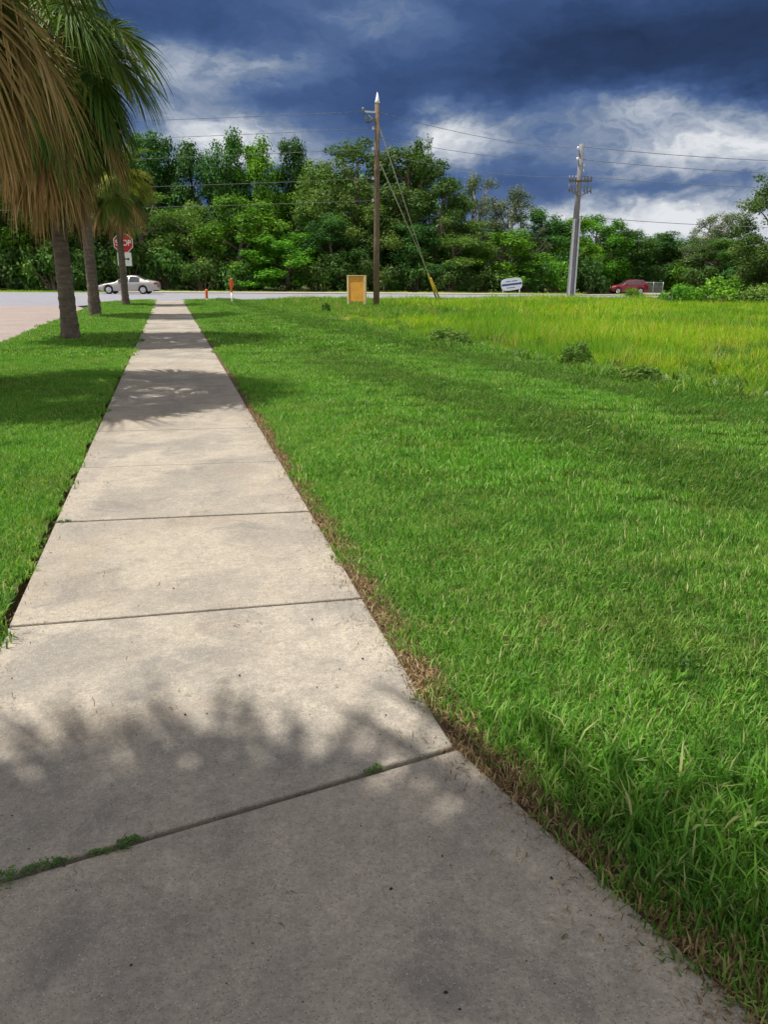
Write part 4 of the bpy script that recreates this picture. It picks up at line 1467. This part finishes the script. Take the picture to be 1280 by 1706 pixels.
A1 = Vector((16.2, 47.2, -0.12))
for k, (zt, dx, top_, lab) in enumerate(((8.2, 0.0, Vector((9.72, 37.28, 8.1)), 'left guy wire with yellow guard by the road'), (8.0, 0.28, Vector((9.74, 37.30, 6.6)), 'right guy wire with yellow guard by the road'))):
    a = A1 + Vector((dx, 0.1 * k, 0))
    e = tag(obj('guy_wire', None, None, a), lab, 'guy wire', 'guy wires of the wooden pole')
    d = top_ - a
    mb = MB()
    mb.tube([Vector((0, 0, -0.1)), d * 0.5, d], [0.02, 0.02, 0.026], 6)
    mb.build('strand', M['strand'], e, smooth=True)
    mb = MB()
    u = d.normalized()
    mb.tube([u * 0.15, u * 3.0], [0.058, 0.05], 8)
    mb.build('guard', M['guard'], e, smooth=True)

# ================================================================ board, markers, stop sign, leaning sign, fence
M['ply'] = plain('tan_plywood', (0.68, 0.34, 0.06), 0.7, 0, 0.14, 3, 0.2)
M['lumber'] = plain('pale_lumber', (0.66, 0.50, 0.27), 0.7, 0, 0.12, 4, 0.2)
e = tag(obj('notice_board', None, None, (9.10, 39.0, -0.1), 0.0), 'tan plywood board on two pale posts left of the wooden pole', 'board')
mb = MB()
mb.box((0, 0, 0.93), (0.86, 0.03, 1.20))
mb.build('panel', M['ply'], e, bevel=0.004)
for sx in (-0.49, 0.47):
    mb = MB()
    mb.box((sx, 0, 0.70), (0.11, 0.11, 1.70))
    mb.build('post', M['lumber'], e, bevel=0.006)
mb = MB()
mb.box((-0.01, 0, 1.56), (1.08, 0.12, 0.035))
mb.build('top_rail', M['lumber'], e, bevel=0.004)
e.rotation_euler = (0, 0, -0.75)

M['orange'] = plain('marker_orange', (0.75, 0.13, 0.03), 0.5, 0, 0.08)
M['white_pl'] = plain('marker_white', (0.78, 0.78, 0.76), 0.5, 0, 0.06)
for loc, h0, h1, r_, lab in (((2.12, 47.8, -0.05), 0.22, 0.72, 0.07, 'short orange and white marker post at the end of the sidewalk'),
                             ((3.25, 43.6, -0.02), 0.62, 1.32, 0.055, 'taller orange and white marker post right of the sidewalk end')):
    e = tag(obj('marker_post', None, None, loc), lab, 'marker post', 'utility marker posts')
    mb = MB()
    mb.tube([(0, 0, -0.2), (0, 0, h0)], r_ * 0.85, 10)
    mb.build('post', M['white_pl'], e, smooth=True)
    mb = MB()
    mb.tube([(0, 0, h0 - 0.02), (0, 0, h1 - 0.05), (0, 0, h1)], [r_ * 1.15, r_ * 1.1, r_ * 0.5], 10)
    if h1 > 1:
        mb.box((0.02, 0, h1 - 0.30), (0.20, 0.03, 0.34))
    mb.build('orange_sleeve', M['orange'], e, smooth=False)


def text_mesh(s, size, mat, name='lettering', depth_=0.002):
    cu = bpy.data.curves.new(name, 'FONT')
    cu.body = s
    cu.size = size
    cu.align_x = 'CENTER'
    cu.align_y = 'CENTER'
    cu.extrude = depth_
    cu.offset = size * 0.02
    tmp = bpy.data.objects.new(name, cu)
    COL.objects.link(tmp)
    dg = bpy.context.evaluated_depsgraph_get()
    dg.update()
    me = bpy.data.meshes.new_from_object(tmp.evaluated_get(dg))
    bpy.data.objects.remove(tmp)
    me.materials.clear()
    me.materials.append(mat)
    me.transform(Matrix.Rotation(math.pi / 2, 4, 'X'))
    return me


M['stop_red'] = plain('stop_red', (0.52, 0.025, 0.035), 0.45, 0, 0.06)
M['sign_white'] = plain('sign_white', (0.80, 0.82, 0.82), 0.45, 0, 0.04)
M['sign_black'] = plain('sign_black', (0.02, 0.02, 0.022), 0.5)
e = tag(obj('stop_sign', None, None, (-2.22, 46.6, -0.1), -0.05), 'red octagonal stop sign with white plate below, behind the farthest palm', 'road sign')
mb = MB()
mb.box((0, 0.03, 1.7), (0.06, 0.04, 3.9))
mb.build('post', M['galv'], e)


def octagon(r_):
    return [(r_ * math.cos(math.pi / 8 + k * math.pi / 4) / math.cos(math.pi / 8), r_ * math.sin(math.pi / 8 + k * math.pi / 4) / math.cos(math.pi / 8)) for k in range(8)]


mb = MB()
mb.prism([(x, z + 3.20) for x, z in octagon(0.50)], -0.004, 0.006)
mb.build('border', M['sign_white'], e)
mb = MB()
mb.prism([(x, z + 3.20) for x, z in octagon(0.465)], -0.0085, -0.0045)
mb.build('face', M['stop_red'], e)
o = obj('lettering', text_mesh('STOP', 0.42, M['sign_white']), e, (0, -0.0115, 3.20))
o.scale = (0.80, 1, 1.0)
mb = MB()
mb.box((0.0, 0.0, 2.36), (0.74, 0.008, 0.70))
pl = mb.build('plate', M['sign_white'], e, bevel=0.003)
mb = MB()
mb.prism([(0.02, 2.34), (0.16, 2.34), (0.16, 2.29), (0.29, 2.37), (0.16, 2.45), (0.16, 2.40), (0.02, 2.40)], -0.010, -0.0055)
mb.build('arrow', M['sign_black'], pl)
mb = MB()
mb.prism([(-0.29, 2.35), (-0.14, 2.35), (-0.14, 2.40), (-0.29, 2.40)], -0.010, -0.0055)
mb.build('bar', M['sign_black'], pl)

M['sign_blue'] = plain('sign_blue', (0.035, 0.065, 0.24), 0.5)
M['sign_pale'] = plain('sign_pale', (0.62, 0.70, 0.82), 0.5, 0, 0.08)
e = tag(obj('leaning_sign', None, None, (31.9, 71.2, -0.22), -0.15), 'leaning white roadside sign with blue band beyond the road', 'sign')
pts = []
for k in range(40):
    th = 2 * math.pi * k / 40
    cx, cz = abs(math.cos(th)) ** 0.55 * math.copysign(1, math.cos(th)), abs(math.sin(th)) ** 0.55 * math.copysign(1, math.sin(th))
    pts.append((cx * 1.03, cz * 0.56))
tl = 0.12


def tilt_pts(ps):
    return [(x * math.cos(tl) - z * math.sin(tl), x * math.sin(tl) + z * math.cos(tl) + 0.98) for x, z in ps]


mb = MB()
mb.prism(tilt_pts(pts), -0.06, 0.06)
mb.build('board', M['sign_pale'], e)
mb = MB()
mb.prism(tilt_pts([(-0.98, -0.10), (0.98, -0.10), (1.0, 0.08), (-1.0, 0.08)]), -0.075, -0.063)
mb.build('blue_band', M['sign_blue'], e)
for i, (x0, x1, z0, z1) in enumerate(((-0.6, -0.1, 0.24, 0.31), (0.0, 0.55, 0.24, 0.31), (-0.5, 0.3, -0.34, -0.28))):
    mb = MB()
    mb.prism(tilt_pts([(x0, z0), (x1, z0), (x1, z1), (x0, z1)]), -0.07, -0.063)
    mb.build('text_line', M['sign_blue'], e)
for sx in (-0.8, 0.85):
    mb = MB()
    mb.box((sx, 0.1, 0.4), (0.09, 0.07, 1.3))
    mb.build('leg', M['sign_white'], e)

M['fence'] = plain('fence_metal', (0.42, 0.46, 0.45), 0.5, 0.5, 0.1)
e = tag(obj('fence', None, None, (55.7, 84.6, -0.44), -0.27), 'grey metal fence panels right behind the red car', 'fence')
for x in (-1.75, -0.6, 0.6, 1.75):
    mb = MB()
    mb.tube([(x, 0, -0.1), (x, 0, 1.36)], 0.05, 8)
    mb.build('post', M['fence'], e, smooth=True)
for z in (0.14, 1.32):
    mb = MB()
    mb.tube([(-1.75, 0, z), (1.75, 0, z)], 0.035, 8)
    mb.build('rail', M['fence'], e, smooth=True)
for x0, x1 in ((-1.75, -0.6), (-0.6, 0.6), (0.6, 1.75)):
    mb = MB()
    k = 0.0
    w = x1 - x0
    n = 14
    for i in range(-n, n):
        a = i / n * 1.16
        for sgn in (1, -1):
            pts = []
            for t in (0, 1):
                pass
            xa, xb = a, a + 1.16
            lo, hi = max(0, xa), min(w, xb)
            if hi - lo < 0.02:
                continue
            za, zb = 0.15 + (lo - xa), 0.15 + (hi - xa)
            if sgn < 0:
                mb.tube([(x1 - lo, 0, za), (x1 - hi, 0, zb)], 0.006, 3, cap=False)
            else:
                mb.tube([(x0 + lo, 0.004, za), (x0 + hi, 0.004, zb)], 0.006, 3, cap=False)
    mb.build('wire_mesh', M['fence'], e)


# ================================================================ cars
def car_paint(name, col, rough=0.28, metal=0.35):
    mt, gg, b = material(name)
    b.inputs['Base Color'].default_value = (*col, 1)
    n = gg.noise(gg.new('ShaderNodeTexCoord').outputs['Object'], 4, 5, 0.6)
    gg.put(b.inputs['Roughness'], gg.rng(n, 0.3, 0.7, rough, rough + 0.15))
    b.inputs['Metallic'].default_value = metal
    b.inputs['Coat Weight'].default_value = 0.6
    b.inputs['Coat Roughness'].default_value = 0.08
    return mt


M['car_glass'] = plain('car_glass', (0.025, 0.032, 0.042), 0.08, 0, 0.1, spec=0.8)
M['tyre'] = plain('tyre', (0.022, 0.022, 0.023), 0.85)
M['rim'] = plain('rim', (0.55, 0.55, 0.57), 0.35, 0.6)
M['under'] = plain('underbody', (0.02, 0.02, 0.02), 0.9)
M['head'] = plain('headlamp', (0.80, 0.82, 0.85), 0.15, 0.2)
M['tail'] = plain('taillamp', (0.35, 0.02, 0.02), 0.2)


def interp(xs, ys, x):
    return float(np.interp(x, xs, ys))


def car(name, loc, rz, label, paint, L, W, tops, belts, wheels, wr, glass, wind, rearw, pillars, group):
    e = tag(obj(name, None, None, loc, rz), label, 'car', group)
    hw = W / 2
    st = sorted(set(list(np.linspace(0, L, 141)) + [w for w in wheels]))

    def sect(x):
        top = interp(*tops, x)
        belt = min(interp(*belts, x), top - 0.03)
        end = min(1.0, 0.80 + 0.20 * min(x, L - x) / 0.55) if min(x, L - x) < 0.55 else 1.0
        h_ = hw * end
        bot = 0.24 if 0.25 < x < L - 0.25 else 0.32
        for w in wheels:
            if abs(x - w) < wr + 0.045:
                bot = max(bot, wr + math.sqrt(max(0, (wr + 0.045) ** 2 - (x - w) ** 2)))
        bot = min(bot, belt - 0.08)
        inn = max(0.07, (top - belt) * 0.50)
        return [(h_ * 0.955, bot), (h_ * 0.99, bot + (belt - bot) * 0.35), (h_, bot + (belt - bot) * 0.62), (h_ * 0.965, belt),
                (h_ * 0.965 - inn, top - 0.035), (h_ * 0.55 - inn * 0.3, top), (0, top + 0.012)]
    V, Fc = [], []
    for x in st:
        s = sect(x)
        ring_ = [(x, y_, z_) for y_, z_ in s] + [(x, -y_, z_) for y_, z_ in reversed(s[:-1])]
        V += ring_
    n = 13
    for i in range(len(st) - 1):
        for k in range(n - 1):
            Fc.append((i * n + k, (i + 1) * n + k, (i + 1) * n + k + 1, i * n + k + 1))
    Fc.append(tuple(range(n)))
    Fc.append(tuple((len(st) - 1) * n + k for k in range(n - 1, -1, -1)))
    me = mesh_np('body', np.array(V), Fc, paint, smooth=True)
    body = obj('body', me, e)
    mb = MB()
    mb.box((L / 2, 0, 0.33), (L * 0.93, W * 0.80, 0.22))
    mb.build('underbody', M['under'], e)
    # panes on the cabin sides
    for sgn in (1, -1):
        for (xa, xb) in glass:
            xs = np.linspace(xa, xb, 9)
            v, fcs = [], []
            for x in xs:
                s = sect(x)
                (y0, z0), (y1, z1) = s[3], s[4]
                for t in (0.07, 0.92):
                    v.append((x, sgn * (y0 + (y1 - y0) * t + 0.012), z0 + (z1 - z0) * t + 0.004))
            for i in range(8):
                fcs.append((2 * i, 2 * i + 2, 2 * i + 3, 2 * i + 1))
            obj('side_window', mesh_np('side_window', np.array(v), fcs, M['car_glass']), e)
    for nm, (xa, xb) in (('windshield', wind), ('rear_window', rearw)):
        v, fcs = [], []
        xs = np.linspace(xa, xb, 8)
        for x in xs:
            s = sect(x)
            y4 = s[4][0] - 0.03
            for y_, z_ in ((y4, s[4][1] + 0.012), (s[5][0] * 0.9, s[5][1] + 0.010), (0, s[6][1] + 0.010), (-s[5][0] * 0.9, s[5][1] + 0.010), (-y4, s[4][1] + 0.012)):
                v.append((x, y_, z_))
        for i in range(7):
            for k in range(4):
                fcs.append((i * 5 + k, i * 5 + k + 1, (i + 1) * 5 + k + 1, (i + 1) * 5 + k))
        obj(nm, mesh_np(nm, np.array(v), fcs, M['car_glass'], smooth=True), e)
    for w in wheels:
        for sgn in (1, -1):
            wh = MB()
            wy = sgn * (hw - 0.13)
            wh.tube([(w, wy - 0.10, wr), (w, wy - 0.07, wr), (w, wy + 0.07, wr), (w, wy + 0.10, wr)], [wr * 0.93, wr, wr, wr * 0.93], 24)
            t = wh.build('wheel', M['tyre'], e, smooth=False)
            rm = MB()
            yo = wy + sgn * 0.101
            rm.tube([(w, wy + sgn * 0.05, wr), (w, yo + sgn * 0.006, wr)], [wr * 0.70, wr * 0.66], 20)
            for k in range(5):
                th = k * 2 * math.pi / 5
                rm.tube([(w, yo + sgn * 0.012, wr), (w + math.cos(th) * wr * 0.62, yo + sgn * 0.012, wr + math.sin(th) * wr * 0.62)], [0.05, 0.035], 4)
            rm.build('rim', M['rim'], t)
    zl = interp(*tops, 0.1) - 0.12
    zt = interp(*tops, L - 0.1) - 0.13
    for sgn in (1, -1):
        mb = MB()
        mb.box((0.14, sgn * hw * 0.70, zl), (0.30, 0.34, 0.13), -sgn * 0.30)
        mb.build('headlight', M['head'], e, bevel=0.02)
        mb = MB()
        mb.box((L - 0.10, sgn * hw * 0.70, zt), (0.22, 0.34, 0.14), sgn * 0.25)
        mb.build('taillight', M['tail'], e, bevel=0.02)
        mb = MB()
        mb.box((glass[0][0] + 0.10, sgn * (hw + 0.05), interp(*belts, glass[0][0]) + 0.03), (0.12, 0.20, 0.13))
        mb.build('mirror', paint, e, bevel=0.02)
        for xh in pillars:
            mb = MB()
            mb.box((xh, sgn * (hw * 0.985 + 0.008), interp(*belts, xh) - 0.10), (0.2, 0.035, 0.035))
            mb.build('door_handle', paint, e)
    return e


sx = [0, 0.12, 0.5, 1.25, 1.50, 2.05, 2.45, 2.9, 3.3, 4.05, 4.4, 4.78, 4.9]
sz = [0.60, 0.70, 0.80, 0.92, 0.98, 1.32, 1.45, 1.48, 1.44, 1.14, 1.07, 1.02, 0.86]
car('silver_sedan', (-5.55, 70.9, -0.085), -0.24, 'silver four-door sedan driving on the road behind the farthest palm', car_paint('paint_silver', (0.40, 0.385, 0.36)), 4.9, 1.82,
    (sx, sz), ([0, 0.6, 1.5, 3.5, 4.9], [0.66, 0.78, 0.87, 0.93, 0.93]), (0.98, 3.80), 0.34,
    [(1.78, 2.62), (2.70, 3.55)], (1.52, 2.05), (3.38, 4.02), (2.5, 3.4), 'cars on the road')
sx2 = [0, 0.12, 0.5, 1.1, 1.35, 1.9, 2.3, 3.0, 3.8, 4.2, 4.4]
sz2 = [0.70, 0.86, 0.96, 1.04, 1.10, 1.46, 1.58, 1.62, 1.56, 1.20, 0.95]
car('red_car', (49.0, 82.3, -0.40), -0.22, 'dark red small sport utility car in front of the grey fence panels', car_paint('paint_red', (0.22, 0.012, 0.026)), 4.4, 1.82,
    (sx2, sz2), ([0, 0.6, 1.4, 3.5, 4.4], [0.74, 0.92, 1.02, 1.08, 1.1]), (0.85, 3.45), 0.36,
    [(1.65, 2.5), (2.58, 3.3), (3.36, 3.72)], (1.38, 1.9), (3.84, 4.15), (2.4, 3.2), 'cars on the road')
